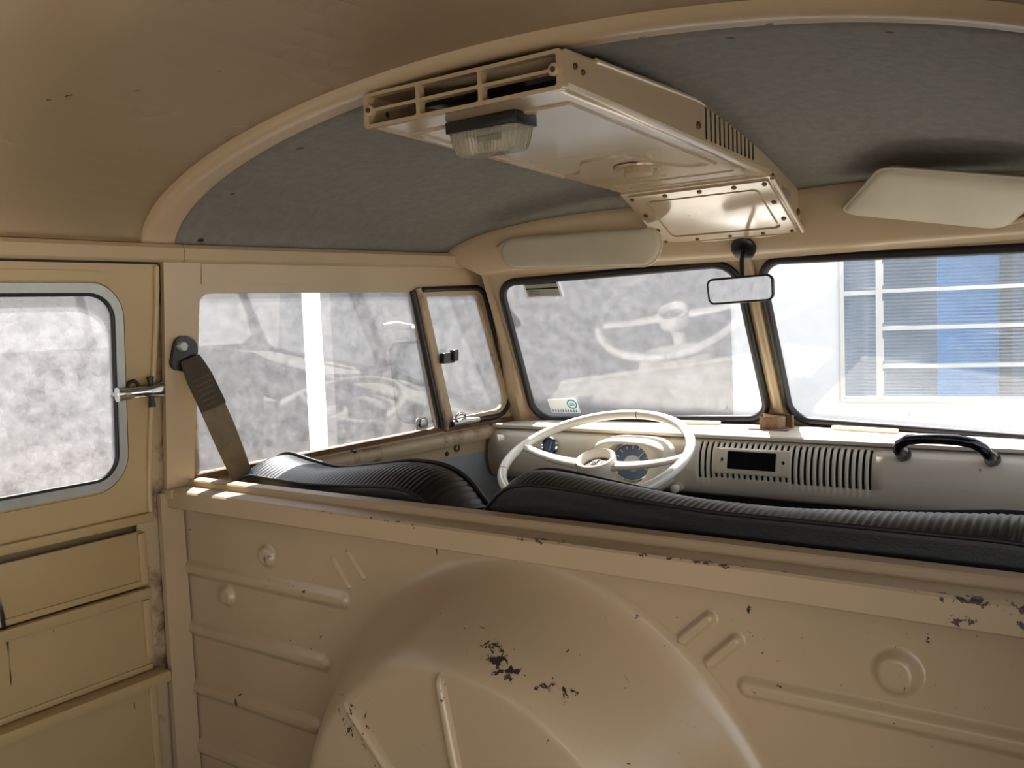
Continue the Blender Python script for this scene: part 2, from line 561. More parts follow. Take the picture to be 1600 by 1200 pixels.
# header above the windscreens
rows = []
NX = 41
for k in range(7):
    r = []
    for i in range(NX):
        t = -1 + 2 * i / (NX - 1)
        a = hl_point(t, 1.0)
        al = abs(a.x)
        bpt = wsR(al * 0.90 / abs(WU.x), 0.425, 0.004)
        b = Vector((math.copysign(bpt.x, a.x), bpt.y, bpt.z))
        s = k / 6
        p = a.lerp(b, s)
        p.y -= 0.012 * math.sin(math.pi * s)
        if k == 0: p.z += 0.012
        r.append(p)
    rows.append(r)
o = grid('trim_2', rows, 'cream', smooth=50, thick=0.004)
struct(o, 'cream painted header panel above the split windscreens', 'header panel')

# windscreen frame, two raked halves in a shallow V
wall_front = empty('wall_front', (0, 1.0, 0.75))
struct(wall_front, 'cream windscreen surround with a slim centre post', 'windscreen frame')
HOLE = [(0.020, 0.008), (0.640, -0.006), (0.606, 0.408), (0.020, 0.424)]
OUTER = [(-0.001, -0.06), (0.676, -0.06), (0.64, 0.455), (-0.001, 0.455)]
for nm, mp in (('frame_half', wsL), ('frame_half', wsR)):
    plate(nm, [Vector(p) for p in OUTER], [rpoly(HOLE, 0.055, 8)], mp, -0.012, 'cream', wall_front)
tube('centre_post', [wsL(0.0, b, 0.003) for b in (-0.03, 0.1, 0.2, 0.3, 0.44)], 0.012, 'cream', wall_front, seg=12)
# A pillars
for sx in (-1, 1):
    rows = []
    for k in range(8):
        z = 0.66 + (1.185 - 0.66) * k / 7
        b = (z - 0.77) / WV.z
        q = wsR(0.652 - 0.028 * max(0, b) / 0.4, b, 0.0)
        yf = 0.965 - 0.30 * (z - 0.70)
        sfx = side_x(yf, z)
        pA = Vector((sx * q.x, q.y, z))
        pB = Vector((-sx * sfx, yf, z))
        mid = pA.lerp(pB, 0.5) + Vector((-sx * 0.012, -0.012, 0))
        rows.append([pA + Vector((0, 0.01, 0)), pA, mid, pB, pB + Vector((sx * 0.004, 0.02, 0))])
    grid('windscreen_pillar', rows, 'cream', wall_front, smooth=50, thick=0.004 if sx < 0 else -0.004)

# windscreen panes with black rubber seals
GP = [(0.026, 0.014), (0.634, 0.0), (0.600, 0.402), (0.026, 0.418)]
for nm, mp, gm, lb in (('window_1', wsL, 'glass_ws', 'dusty driver side windscreen pane with black rubber seal and two stickers'),
                       ('window_2', wsR, 'glass_ws2', 'clear passenger side windscreen pane with black rubber seal')):
    w = empty(nm, mp(0.3, 0.2, 0))
    struct(w, lb, 'windscreen')
    plate('pane', rpoly(GP, 0.05, 8), [], mp, 0.004, gm, w, smooth=0, w0=-0.008)
    loop = rpoly(GP, 0.05, 8)
    tube('rubber_seal', [mp(p.x, p.y, 0.001) for p in loop], 0.0095, 'rubber', w, seg=10, closed=True)

# ------------------------------------------------------------------ partition (bulkhead) behind the seats
part = empty('wall_partition', (0, 0, 0))
struct(part, 'scuffed beige steel partition with pressed ribs and spare wheel bulge', 'partition wall')
box('panel', (-0.79, 0.0, 0.0), (0.79, 0.006, 0.735), 'bulkhead', part)

def relief(name, hf, x0, x1, z0, z1, nx, nz, parent, mat='bulkhead', y0=-0.0004):
    rows = []
    for j in range(nz + 1):
        z = z0 + (z1 - z0) * j / nz
        rows.append([Vector((x0 + (x1 - x0) * i / nx, y0 - hf(x0 + (x1 - x0) * i / nx, z), z)) for i in range(nx + 1)])
    return grid(name, rows, mat, parent, smooth=80)

def bar_h(xa, za, xb, zb, w, h, flat=0.0):
    d = Vector((xb - xa, zb - za)); L = d.length; d.normalize()
    def f(x, z):
        q = Vector((x - xa, z - za))
        t = max(0, min(L, q.dot(d)))
        r = (q - d * t).length
        return h * smoothstep((w - r) / (w * (1 - flat)))
    return f

def add_rib(xa, za, xb, zb, w, h, parent=part, name='pressed_rib'):
    """Half-round swage, its patch laid along the rib."""
    d = Vector((xb - xa, zb - za)); L = d.length; d.normalize()
    nr = Vector((-d.y, d.x))
    f = bar_h(0, 0, L, 0, w, h, 0.25)
    us = [-w * 1.02 + w * k / 8 for k in range(8)] + list(np.linspace(0, L, max(4, int(L / 0.03)))) + [L + w * 1.02 * k / 8 for k in range(1, 9)]
    rows = []
    for j in range(17):
        v = -w * 1.02 + w * 2.04 * j / 16
        rows.append([Vector((xa + d.x * u + nr.x * v, -0.0004 - f(u, v), za + d.y * u + nr.y * v)) for u in us])
    return grid(name, rows, 'bulkhead', parent, smooth=80)

for (xa, za, xb) in ((-0.775, 0.596, -0.36), (-0.775, 0.480, -0.415), (-0.775, 0.364, -0.445), (-0.775, 0.246, -0.44), (-0.775, 0.13, -0.40)):
    add_rib(xa, za, xb, za, 0.017, 0.009)
for (xa, za, xb) in ((0.325, 0.596, 0.77), (0.41, 0.490, 0.77), (0.44, 0.37, 0.77), (0.44, 0.25, 0.77)):
    add_rib(xa, za, xb, za, 0.016, 0.010)
for a in ((-0.378, 0.660, -0.347, 0.621), (-0.344, 0.676, -0.312, 0.641)):
    add_rib(*a, 0.006, 0.004)
for a in ((0.243, 0.640, 0.278, 0.672), (0.278, 0.617, 0.312, 0.650)):
    add_rib(*a, 0.0105, 0.010)
def dimple(cx, cz, r, h, name='pressed_dimple', ring=False):
    def f(x, z):
        d = math.hypot(x - cx, z - cz) / r
        v = h * smoothstep((1 - d) / 0.45)
        return v
    return relief(name, f, cx - r * 1.02, cx + r * 1.02, cz - r * 1.02, cz + r * 1.02, 22, 22, part)
dimple(-0.543, 0.646, 0.022, 0.010)
dimple(-0.660, 0.558, 0.022, 0.010)
dimple(0.493, 0.647, 0.028, 0.012)

# spare wheel bulge
WCX, WCZ = -0.012, 0.30
def well_h(r):
    # flat face, rounded shoulder, sloping wall, soft fillet at the foot
    H = 0.148
    if r <= 0.285: return H
    if r >= 0.412: return 0.0
    t = (r - 0.285) / 0.127
    return H * (1 - smoothstep(t))
rows = []
rad_list = [0.0, 0.06, 0.12, 0.18, 0.22, 0.26] + [0.285 + 0.127 * k / 26 for k in range(27)] + [0.418]
for r in rad_list:
    rows.append([Vector((WCX + max(r, 1e-4) * math.cos(t), -0.0006 - well_h(r), max(0.001, WCZ + max(r, 1e-4) * math.sin(t)))) for t in [2 * math.pi * i / 96 for i in range(96)]])
well = grid('spare_wheel_well', rows, 'bulkhead', part, closed_v=True, smooth=80)
def well_rib(xa, za, xb, zb, w0, w1, h):
    rowsr = []
    d = Vector((xb - xa, zb - za)); L = d.length; d.normalize()
    nrm = Vector((-d.y, d.x))
    for i in range(25):
        s = i / 24
        w = (w0 + (w1 - w0) * s)
        e = min(1.0, min(s, 1 - s) * 9)
        e = math.sqrt(max(0.0, 1 - (1 - e) ** 2))
        c = Vector((xa, za)) + d * L * s
        r = []
        for j in range(11):
            q = -1 + j / 5
            hh = h * max(0.0, 1 - q * q) ** 0.5 * e
            p = c + nrm * q * w * max(e, 0.05)
            base = 0.0006 + well_h(math.hypot(p.x - WCX, p.y - WCZ))
            r.append(Vector((p.x, -base - hh + 0.001, p.y)))
        rowsr.append(r)
    return grid('pressed_rib', rowsr, 'bulkhead', well, smooth=60)
well_rib(-0.212, 0.520, -0.065, 0.375, 0.0075, 0.011, 0.011)
well_rib(-0.032, 0.594, 0.006, 0.385, 0.0075, 0.011, 0.011)
well_rib(0.13, 0.50, 0.06, 0.385, 0.0075, 0.011, 0.011)

# rail capping the partition
prof = [(-0.004, 0.716), (-0.034, 0.7165), (-0.037, 0.719), (-0.037, 0.7475), (-0.034, 0.7505), (0.006, 0.7505), (0.008, 0.752), (0.0085, 0.760), (0.011, 0.7625), (0.036, 0.7625), (0.038, 0.760), (0.038, 0.716)]
rows = [[Vector((x, y, z)) for y, z in prof] for x in np.linspace(-0.785, 0.785, 40)]
rail = grid('capping_rail', rows, 'rail', part, closed_v=True, smooth=30, caps=True)

# ------------------------------------------------------------------ left side: pillar, waist band, rear part
wall_left = empty('wall_left', (-0.79, -0.5, 0))
struct(wall_left, 'cream left side frame with door pillar and gutter strip', 'side wall')
plate('pillar_upper', [Vector(p) for p in [(-0.036, 0.745), (0.020, 0.745), (0.046, 1.178), (-0.030, 1.178)]], [], sidemap, 0.010, 'cream', wall_left, w0=-0.004)
plate('pillar_lower', [Vector(p) for p in [(-0.055, 0.0), (-0.004, 0.0), (-0.004, 0.745), (-0.050, 0.745)]], [], sidemap, 0.012, 'cream', wall_left, w0=-0.006)
box('pillar_corner', (-0.792, -0.040, 0.735), (-0.755, 0.012, 0.752), 'cream', wall_left, bevel=0.003)
plate('pillar_recess', [Vector(p) for p in [(-0.10, 0.0), (0.04, 0.0), (0.05, 1.20), (-0.08, 1.20)]], [], sidemap, 0.004, 'rusty', wall_left, w0=-0.035)
# gutter strip in two lengths
gut = [(0.0, 1.166), (0.012, 1.168), (0.016, 1.172), (0.016, 1.192), (0.010, 1.199), (-0.03, 1.205), (-0.03, 1.166)]
for nm, ys in (('gutter_strip', np.linspace(-2.6, 0.006, 12)), ('gutter_strip', np.linspace(0.0075, 0.93, 12))):
    rows = [[Vector((side_x(y, 1.18) + w, y, z)) for w, z in gut] for y in ys]
    grid(nm, rows, 'cream', wall_left, closed_v=True, smooth=40, caps=True)
# black seal in the gap over the rear door
tube('door_seal', [(side_x(-1.2, 1.166) + 0.002, -1.2, 1.167), (side_x(-0.04, 1.166) + 0.002, -0.04, 1.167)], 0.004, 'rubber', wall_left, seg=8)
# body side behind the rear door
plate('rear_quarter', [Vector(p) for p in [(-2.62, 0.0), (-1.17, 0.0), (-1.17, 1.18), (-2.62, 1.18)]], [rect(-2.45, 0.79, -1.35, 1.12, 0.06)], sidemap, 0.01, 'cream', wall_left, w0=-0.01)
plate('rear_quarter_pane', rect(-2.46, 0.78, -1.34, 1.13, 0.06), [], sidemap, 0.004, 'glass_rear', wall_left, smooth=0, w0=-0.014)
for ya, yb in ((-2.62, 0.0), (0.0, 0.96)):
    plate('outer_skin', [Vector(p) for p in [(ya, -0.30), (yb, -0.30), (yb, 0.74), (ya, 0.74)]], [], sidemap, 0.004, 'cream', wall_left, w0=-0.07)

# ------------------------------------------------------------------ rear left door
door2 = empty('door_2', (-0.78, -0.6, 0.0))
struct(door2, 'tan left load door with big rear window and horizontal panels below', 'door')
DH = rect(-1.03, 0.770, -0.112, 1.130, 0.062, 8)
plate('upper_panel', [Vector(p) for p in [(-1.16, 0.714), (-0.066, 0.714), (-0.053, 0.90), (-0.040, 1.163), (-1.16, 1.163)]], [DH], sidemap, 0.022, 'door', door2, w0=-0.022)
ring_o = rect(-1.055, 0.748, -0.090, 1.150, 0.078, 8)
plate('window_surround', ring_o, [rect(-1.035, 0.766, -0.108, 1.134, 0.066, 8)], sidemap, 0.006, 'door', door2, w0=-0.003)
edge = [sidemap(-0.070 + 0.028 * smoothstep((z - 0.72) / 0.45), z, 0.001) for z in np.linspace(0.716, 1.160, 12)]
tube('edge_flange', edge, 0.0055, 'door', door2, seg=8)
wf = plate('window_frame', rect(-1.030, 0.771, -0.1125, 1.129, 0.060, 8), [rect(-1.012, 0.787, -0.128, 1.113, 0.046, 8)], sidemap, 0.012, 'alu', door2, w0=-0.004)
tube('rubber_seal', [sidemap(p.x, p.y, 0.004) for p in rect(-1.010, 0.789, -0.130, 1.111, 0.044, 8)], 0.004, 'rubber', wf, seg=8, closed=True)
plate('pane', rect(-1.012, 0.787, -0.128, 1.113, 0.046, 8), [], sidemap, 0.004, 'glass_rear', door2, smooth=0, w0=-0.002)
box('bottom_rail', (-0.786, -1.16, 0.699), (-0.770, -0.068, 0.716), 'door', door2, bevel=0.003)
box('sun_leak_cap', (-0.856, -1.16, 0.733), (-0.795, 0.03, 0.745), 'cream', door2)  # added cap, blocks sun leaking down into the door cavity
box('inner_backing', (-0.846, -1.16, 0.02), (-0.838, -0.070, 0.733), 'door', door2)
box('panel', (-0.800, -1.16, 0.580), (-0.788, -0.082, 0.683), 'door', door2, bevel=0.003)
box('strip', (-0.795, -1.16, 0.558), (-0.776, -0.078, 0.5785), 'door', door2, bevel=0.004)
box('panel', (-0.800, -1.16, 0.418), (-0.788, -0.082, 0.560), 'door', door2, bevel=0.003)
box('ledge', (-0.800, -1.16, 0.402), (-0.752, -0.066, 0.424), 'door', door2, bevel=0.005)
box('panel', (-0.800, -1.16, 0.03), (-0.786, -0.080, 0.404), 'door', door2, bevel=0.003)
for z0, z1 in ((0.585, 0.680), (0.447, 0.556), (0.04, 0.400)):
    box('end_stile', (-0.792, -0.094, z0), (-0.782, -0.080, z1), 'door', door2, bevel=0.002)
for z0 in (0.582, 0.4245):
    box('bottom_strip', (-0.792, -1.16, z0), (-0.7845, -0.082, z0 + 0.011), 'door', door2, bevel=0.002)

# chrome window catch
catch = empty('window_catch', (-0.755, -0.09, 0.935), 'chrome pop-out window catch with two dark rubber feet on the rear door', 'window catch')
rows = []
for i in range(13):
    s = i / 12
    y = -0.134 + 0.090 * s
    xo = -0.742 + 0.010 * math.sin(s * math.pi) - 0.004 * s
    hh = 0.0125 - 0.003 * math.sin(s * math.pi) + (0.001 if s > 0.8 else 0)
    zc = 0.937 + 0.002 * s
    rows.append([Vector((xo - 0.009 + 0.009 * abs(math.cos(t)) ** 0.5 * (1 if math.cos(t) > 0 else -1), y, zc + hh * math.sin(t))) for t in [2 * math.pi * k / 16 for k in range(16)]])
grid('lever', rows, 'chrome', catch, closed_v=True, smooth=50, caps=True)
tube('pivot', [(-0.770, -0.128, 0.937), (-0.748, -0.128, 0.937)], 0.007, 'chrome', catch, seg=12)
for sz in (1, -1):
    lathe('rubber_foot', [(0.005, 0), (0.0045, 0.006), (0.0065, 0.017), (0.0065, 0.019), (0, 0.0195)], (-0.755, -0.066, 0.936 + sz * 0.008), (0, 0, sz), 'rubber', catch, seg=14)
tube('spring_loop', [(-0.756, -0.100 + 0.010 * math.cos(t), 0.948 + 0.010 * math.sin(t)) for t in np.linspace(-0.3, math.pi + 0.3, 14)], 0.003, 'rubber', catch, seg=8)
tube('foot_pin', [(-0.755, -0.066, 0.925), (-0.755, -0.066, 0.948)], 0.004, 'rubber', catch, seg=8)
box('mounting_plate', (-0.775, -0.112, 0.928), (-0.762, -0.055, 0.944), 'alu', catch, bevel=0.002)

# ------------------------------------------------------------------ driver's door
door1 = empty('door_1', (-0.74, 0.5, 0.2))
struct(door1, 'cream driver door with dirty glass, hinged quarter light and grey card', 'door')
WIN = [(0.022, 0.769), (0.677, 0.781), (0.588, 1.109), (0.045, 1.111)]
WING = [(0.703, 0.779), (0.957, 0.785), (0.826, 1.122), (0.604, 1.115)]
plate('upper_frame', [Vector(p) for p in [(0.008, 0.70), (0.985, 0.70), (0.845, 1.176), (0.034, 1.176)]],
      [rpoly(WIN, [0.012, 0.004, 0.004, 0.026], 6), rpoly(WING, [0.012, 0.05, 0.045, 0.006], 6)], sidemap, 0.016, 'cream', door1, w0=-0.018)
plate('pane', rpoly([(0.015, 0.755), (0.69, 0.772), (0.60, 1.12), (0.035, 1.12)], 0.01, 2), [], sidemap, 0.004, 'glass_side', door1, smooth=0, w0=-0.012)
wsh = plate('wing_frame', rpoly([(0.707, 0.783), (0.944, 0.790), (0.818, 1.113), (0.610, 1.111)], [0.01, 0.042, 0.036, 0.006], 6),
            [rpoly([(0.722, 0.797), (0.926, 0.803), (0.804, 1.100), (0.628, 1.098)], [0.008, 0.032, 0.026, 0.006], 6)], sidemap, 0.010, 'rusty', door1, w0=-0.010)
plate('wing_pane', rpoly([(0.718, 0.793), (0.930, 0.799), (0.807, 1.104), (0.624, 1.102)], [0.008, 0.032, 0.026, 0.006], 6), [], sidemap, 0.004, 'glass_side', door1, smooth=0, w0=-0.008)
gp = rpoly([(0.706, 0.782), (0.950, 0.787), (0.822, 1.118), (0.612, 1.114)], [0.01, 0.045, 0.04, 0.006], 8)
tube('wing_seal', [sidemap(p.x, p.y, 0.001) for p in gp[3:-3]], 0.0065, 'rubber', door1, seg=8)
tube('window_channel', [sidemap(y, z, -0.001) for y, z in ((0.681, 0.776), (0.585, 1.112))], 0.0075, 'rubber', door1, seg=8)
tube('division_bar', [sidemap(y, z, 0.001) for y, z in ((0.697, 0.772), (0.600, 1.118))], 0.0085, 'rusty', door1, seg=8)
plate('window_sill', [Vector(p) for p in [(0.02, 0.757), (0.69, 0.770), (0.69, 0.781), (0.02, 0.768)]], [], sidemap, 0.012, 'rust', door1, w0=-0.008)
box('wing_sill', (0.0, 0.69, 0.768), (0.010, 0.965, 0.778), 'rust', door1, bevel=0.002, mapf=lambda w, y, z: sidemap(y, z, w - 0.002))
rows = []
for y in np.linspace(0.01, 0.968, 20):
    z0 = 0.738
    rows.append([Vector((side_x(y, z0) + w, y, z0 + dz + 0.012 * (y / 0.97))) for w, dz in ((-0.012, 0.018), (0.004, 0.016), (0.014, 0.008), (0.016, -0.004), (0.010, -0.016), (-0.012, -0.018))])
grid('waist_beam', rows, 'rusty', door1, closed_v=True, smooth=50, caps=True)
plate('door_card', [Vector(p) for p in [(0.03, 0.0), (0.97, 0.0), (0.97, 0.728), (0.03, 0.720)]], [], sidemap, 0.010, 'card', door1, w0=-0.012)
for y, z in ((0.70, 0.712), (0.45, 0.705), (0.20, 0.70), (0.90, 0.712)):
    disc_screw('screw', sidemap(y, z, -0.001), (1, 0, 0), 0.006, door1)
lathe('card_ring', [(0.006, 0), (0.006, 0.003), (0.010, 0.003), (0.010, 0)], sidemap(0.735, 0.722, -0.002), (1, 0, 0), 'screw', door1, seg=16)
box('sun_leak_cap', (-0.075, 0.0, 0.733), (-0.010, 0.96, 0.745), 'cream', door1, mapf=lambda w, y, z: sidemap(y, z, w))  # added along the driver door top to keep stray sun out
# small black wing catch and chrome locks
wc = box('wing_catch', (0.672, 0.936, 0.0), (0.712, 0.962, 0.016), 'black', door1, bevel=0.003, mapf=lambda y, z, w: sidemap(y, z, w - 0.001))
box('catch_block', (0.700, 0.940, 0.006), (0.716, 0.968, 0.022), 'black', wc, bevel=0.003, mapf=lambda y, z, w: sidemap(y, z, w))
lk = tube('wing_lock', [sidemap(0.715, 0.785, 0.006), sidemap(0.745, 0.788, 0.014), sidemap(0.80, 0.786, 0.012)], [0.008, 0.009, 0.0065], 'alu', door1, seg=10)
tube('lock_loop', [sidemap(0.735 + 0.016 * math.cos(t), 0.797 + 0.012 * math.sin(t), 0.012) for t in np.linspace(0, 2 * math.pi, 20)[:-1]], 0.004, 'chrome', lk, seg=8, closed=True)
pl = plate('glass_clamp', rpoly([(0.600, 0.782), (0.640, 0.784), (0.640, 0.812), (0.600, 0.812)], [0.002, 0.01, 0.014, 0.012], 4), [], sidemap, 0.004, 'chrome', door1, w0=-0.006)
lathe('clamp_knob', [(0.011, 0), (0.011, 0.004), (0.007, 0.006), (0.0, 0.0065)], sidemap(0.621, 0.797, -0.002), (1, 0, 0), 'alu', pl, seg=16)
# panel joint above the window
plate('door_top_lip', [Vector(p) for p in [(0.050, 1.128), (0.855, 1.124), (0.848, 1.166), (0.050, 1.166)]], [], sidemap, 0.003, 'cream', door1, w0=-0.003)

# ------------------------------------------------------------------ right side (door opening where the picture is taken from)
wall_right = empty('wall_right', (0.79, 0, 0))
struct(wall_right, 'cream right side frame with an open load door', 'side wall')
plate('pillar', [Vector(p) for p in [(-0.05, 0.0), (0.03, 0.0), (0.05, 1.18), (-0.03, 1.18)]], [], sidemap_r, 0.010, 'cream', wall_right, w0=-0.01)
plate('rear_quarter', [Vector(p) for p in [(-2.62, 0.0), (-1.45, 0.0), (-1.45, 1.18), (-2.62, 1.18)]], [rect(-2.45, 0.79, -1.6, 1.12, 0.06)], sidemap_r, 0.01, 'cream', wall_right, w0=-0.01)
rows = [[Vector((-side_x(y, 1.18) - w, y, z)) for w, z in gut] for y in np.linspace(-2.6, 0.93, 12)]
grid('gutter_strip', rows, 'cream', wall_right, closed_v=True, smooth=40, caps=True)
leaf = empty('door_shade_leaf', (0.78, -0.30, 0.0))  # unseen leaf added to hold daylight off the partition
struct(leaf, 'added unseen door leaf shading the partition from the right, with grimy window', 'door')
plate('shade_leaf_panel', [Vector(p) for p in [(-0.44, 0.0), (-0.055, 0.0), (-0.038, 1.166), (-0.42, 1.166)]], [rect(-0.34, 0.79, -0.13, 1.11, 0.05, 8)], sidemap_r, 0.018, 'door', leaf, w0=-0.022)
plate('shade_leaf_pane', rect(-0.35, 0.78, -0.12, 1.12, 0.05, 8), [], sidemap_r, 0.004, 'glass_rear', leaf, smooth=0, w0=-0.014)
door3 = empty('door_3', (0.74, 0.5, 0.2))
struct(door3, 'cream passenger door with clear glass', 'door')
plate('upper_frame', [Vector(p) for p in [(0.008, 0.70), (0.985, 0.70), (0.845, 1.176), (0.034, 1.176)]],
      [rpoly(WIN, [0.012, 0.004, 0.004, 0.026], 6), rpoly(WING, [0.012, 0.05, 0.045, 0.006], 6)], sidemap_r, 0.016, 'cream', door3, w0=-0.018)
plate('pane', rpoly([(0.015, 0.755), (0.965, 0.772), (0.84, 1.12), (0.035, 1.12)], 0.01, 2), [], sidemap_r, 0.004, 'glass_ws2', door3, smooth=0, w0=-0.012)
plate('door_card', [Vector(p) for p in [(0.01, -0.1), (0.985, -0.1), (0.985, 0.728), (0.01, 0.720)]], [], sidemap_r, 0.010, 'card', door3, w0=-0.012)
o = plate('wall_rear', [Vector(p) for p in [(-0.80, 0.0), (0.80, 0.0), (0.76, 1.2), (0.45, 1.37), (-0.45, 1.37), (-0.76, 1.2)]], [rect(-0.45, 0.76, 0.45, 1.12, 0.07)],
          planemap((0, -2.62, 0), (1, 0, 0), (0, 0, 1), (0, -1, 0)), 0.02, 'cream')
struct(o, 'rear wall of the van with tailgate window', 'wall')

# cab front below the dash
o = box('wall_nose', (-0.70, 1.04, -0.1), (0.70, 1.06, 0.76), 'rubber_floor')
struct(o, 'dark front panel below the dashboard', 'wall')

# ------------------------------------------------------------------ dashboard
dash = empty('dashboard', (0, 0.9, 0.7), 'pale painted metal dashboard with slotted grille and empty radio opening', 'dashboard')
def face_pt(x, z):
    """Rounded rear face of the dashboard between its fold (top) and lower edge."""
    zs = [0.632, 0.640, 0.655, 0.672, 0.690, 0.710, 0.728, 0.742, 0.751, 0.757]
    ys = [0.862, 0.846, 0.838, 0.834, 0.832, 0.834, 0.838, 0.845, 0.854, 0.866]
    return Vector((x, interp(zs, ys, z), z))
# top shelf following the V of the windscreens
rows = []
for k in range(6):
    r = []
    for x in np.linspace(-0.69, 0.69, 41):
        yb = 1.062 - 0.155 * abs(x)
        s = k / 5
        y = 0.862 + (yb + 0.01 - 0.862) * s
        r.append(Vector((x, y, 0.7665 + 0.004 * s)))
    rows.append(r)
grid('top_shelf', rows, 'dash', dash, smooth=50, thick=0.004)
lip = [(0.866, 0.770), (0.860, 0.7695), (0.857, 0.7665), (0.858, 0.760), (0.866, 0.757), (0.872, 0.762)]
grid('top_fold', [[Vector((x, y, z)) for y, z in lip] for x in np.linspace(-0.69, 0.69, 30)], 'dash', dash, closed_v=True, smooth=40, caps=True)
# face with real slots
PITCHX, SW, X0 = 0.01283, 0.0060, -0.107
NS = 29
xs = [-0.69, -0.60, -0.50, -0.40, -0.30, -0.20, -0.14, -0.118]
slot_cols = {}
for i in range(NS):
    xa = X0 + PITCHX * i - SW / 2
    xs += [xa, xa + SW]
    slot_cols[round(xa, 5)] = i
xs += [0.28, 0.33, 0.40, 0.48, 0.56, 0.63, 0.69]
RX0, RX1 = X0 + PITCHX * 5 - SW / 2, X0 + PITCHX * 13 + SW / 2
zs = [0.632, 0.640, 0.655, 0.674, 0.677, 0.688, 0.691, 0.698, 0.708, 0.718, 0.728, 0.737, 0.7405, 0.7425, 0.751, 0.7535, 0.757]
def is_hole(xa, xb, za, zb):
    zm = (za + zb) / 2
    xm = (xa + xb) / 2
    if RX0 - 1e-6 <= xm <= RX1 + 1e-6 and 0.698 < zm < 0.737:
        return True
    if 0.708 < zm < 0.728 and (abs(xm + 0.0557) < 0.002 or abs(xm - 0.0790) < 0.002):
        return True      # shaft holes of the missing radio
    i = slot_cols.get(round(xa, 5))
    if i is None or abs((xb - xa) - SW) > 1e-5:
        return False
    if 3 <= i <= 15:
        return 0.742 < zm < 0.7535 or 0.677 < zm < 0.688
    return 0.674 < zm < 0.7535
bm = bmesh.new()
cache = {}
def gv(i, j):
    if (i, j) not in cache:
        cache[(i, j)] = bm.verts.new(face_pt(xs[i], zs[j]))
    return cache[(i, j)]
for i in range(len(xs) - 1):
    for j in range(len(zs) - 1):
        if not is_hole(xs[i], xs[i + 1], zs[j], zs[j + 1]):
            bm.faces.new((gv(i, j), gv(i + 1, j), gv(i + 1, j + 1), gv(i, j + 1)))
o = from_bm('slotted_face', bm, 'dash', dash, smooth=40, recalc=False)
md = o.modifiers.new('thickness', 'SOLIDIFY'); md.thickness = 0.006; md.offset = -1
# raised radio plate around the opening
rp = lambda u, v, w: face_pt(u, v) + Vector((0, -w, 0))
plate('radio_plate', rect(-0.0665, 0.6915, 0.0935, 0.7405, 0.004, 3), [rect(-0.044, 0.6985, 0.0665, 0.7365, 0.003, 3), circle(-0.0557, 0.718, 0.0042, 12), circle(0.0790, 0.718, 0.0042, 12)],
      rp, 0.003, 'dash', dash, w0=-0.0005)
# defroster outlets at the foot of the glass
for sx in (-1, 1):
    bm = None
    P = Vector((sx * 0.20, 1.062 - 0.155 * 0.20 - 0.035, 0.771))
    ax = Vector((1, -0.155 * sx, 0)).normalized()
    nn = Vector((-ax.y, ax.x, 0))
    plate('defroster_outlet', rect(-0.072, -0.012, 0.072, 0.012, 0.0115, 6), [], lambda u, v, w, P=P, ax=ax, nn=nn: P + ax * u + nn * v + Vector((0, 0, w)), 0.009, 'dash', dash, w0=-0.003)
# instrument pod
PC = Vector((-0.264, 0.815, 0.706))
DN = Vector((0, -1, 0.12)).normalized()
rows = []
for s, sc, dy in ((0, 1.0, 0.05), (1, 1.0, 0.0), (2, 0.985, -0.018), (3, 0.95, -0.030), (4, 0.88, -0.036), (5, 0.78, -0.036)):
    r = []
    for k in range(48):
        t = 2 * math.pi * k / 48
        c, sn = math.cos(t), math.sin(t)
        ex = 0.100 * sc * math.copysign(abs(c) ** 0.62, c)
        ez = (0.052 if sn > 0 else 0.074) * sc * math.copysign(abs(sn) ** 0.62, sn)
        r.append(Vector((PC.x + ex, PC.y + dy + 0.012 * (ez / 0.06), PC.z + ez)))
    rows.append(r)
hood_r = 0.060
r = []
for k in range(48):
    t = 2 * math.pi * k / 48
    r.append(Vector((PC.x + hood_r * math.cos(t), PC.y - 0.034 + 0.012 * math.sin(t), PC.z - 0.004 + hood_r * 0.80 * math.sin(t))))
rows.append(r)
r = []
for k in range(48):
    t = 2 * math.pi * k / 48
    r.append(Vector((PC.x + 0.054 * math.cos(t), PC.y + 0.006 + 0.008 * math.sin(t), PC.z - 0.004 + 0.054 * 0.82 * math.sin(t))))
rows.append(r)
pod = grid('instrument_pod', rows, 'dash', dash, closed_v=True, smooth=60)
dialmap = planemap(PC + Vector((0, 0.002, -0.004)), (1, 0, 0), (0, 0.12, 0.82), DN)
plate('dial', circle(0, 0, 0.053, 40), [], dialmap, 0.002, 'dial', pod, w0=-0.004)
plate('dial_centre', circle(0, -0.004, 0.022, 30), [], dialmap, 0.001, 'dial_light', pod, w0=-0.0015)
plate('dial_ring', circle(0, 0, 0.0525, 40), [circle(0, 0, 0.0495, 40)], dialmap, 0.004, 'chrome', pod, w0=-0.001)
plate('needle', [Vector(p) for p in [(-0.002, -0.006), (0.002, -0.006), (0.030, 0.026), (0.028, 0.028)]], [], dialmap, 0.001, 'dial_light', pod, w0=0.0005)
for k in range(11):
    t = math.pi * (1.15 - 1.3 * k / 10)
    c, sn = math.cos(t), math.sin(t)
    plate('dial_mark', [Vector(p) for p in [(c * 0.036 - sn * 0.0015, sn * 0.036 + c * 0.0015), (c * 0.036 + sn * 0.0015, sn * 0.036 - c * 0.0015), (c * 0.045 + sn * 0.0015, sn * 0.045 - c * 0.0015), (c * 0.045 - sn * 0.0015, sn * 0.045 + c * 0.0015)]], [], dialmap, 0.0006, 'dial_light', pod, w0=-0.0018, smooth=0)
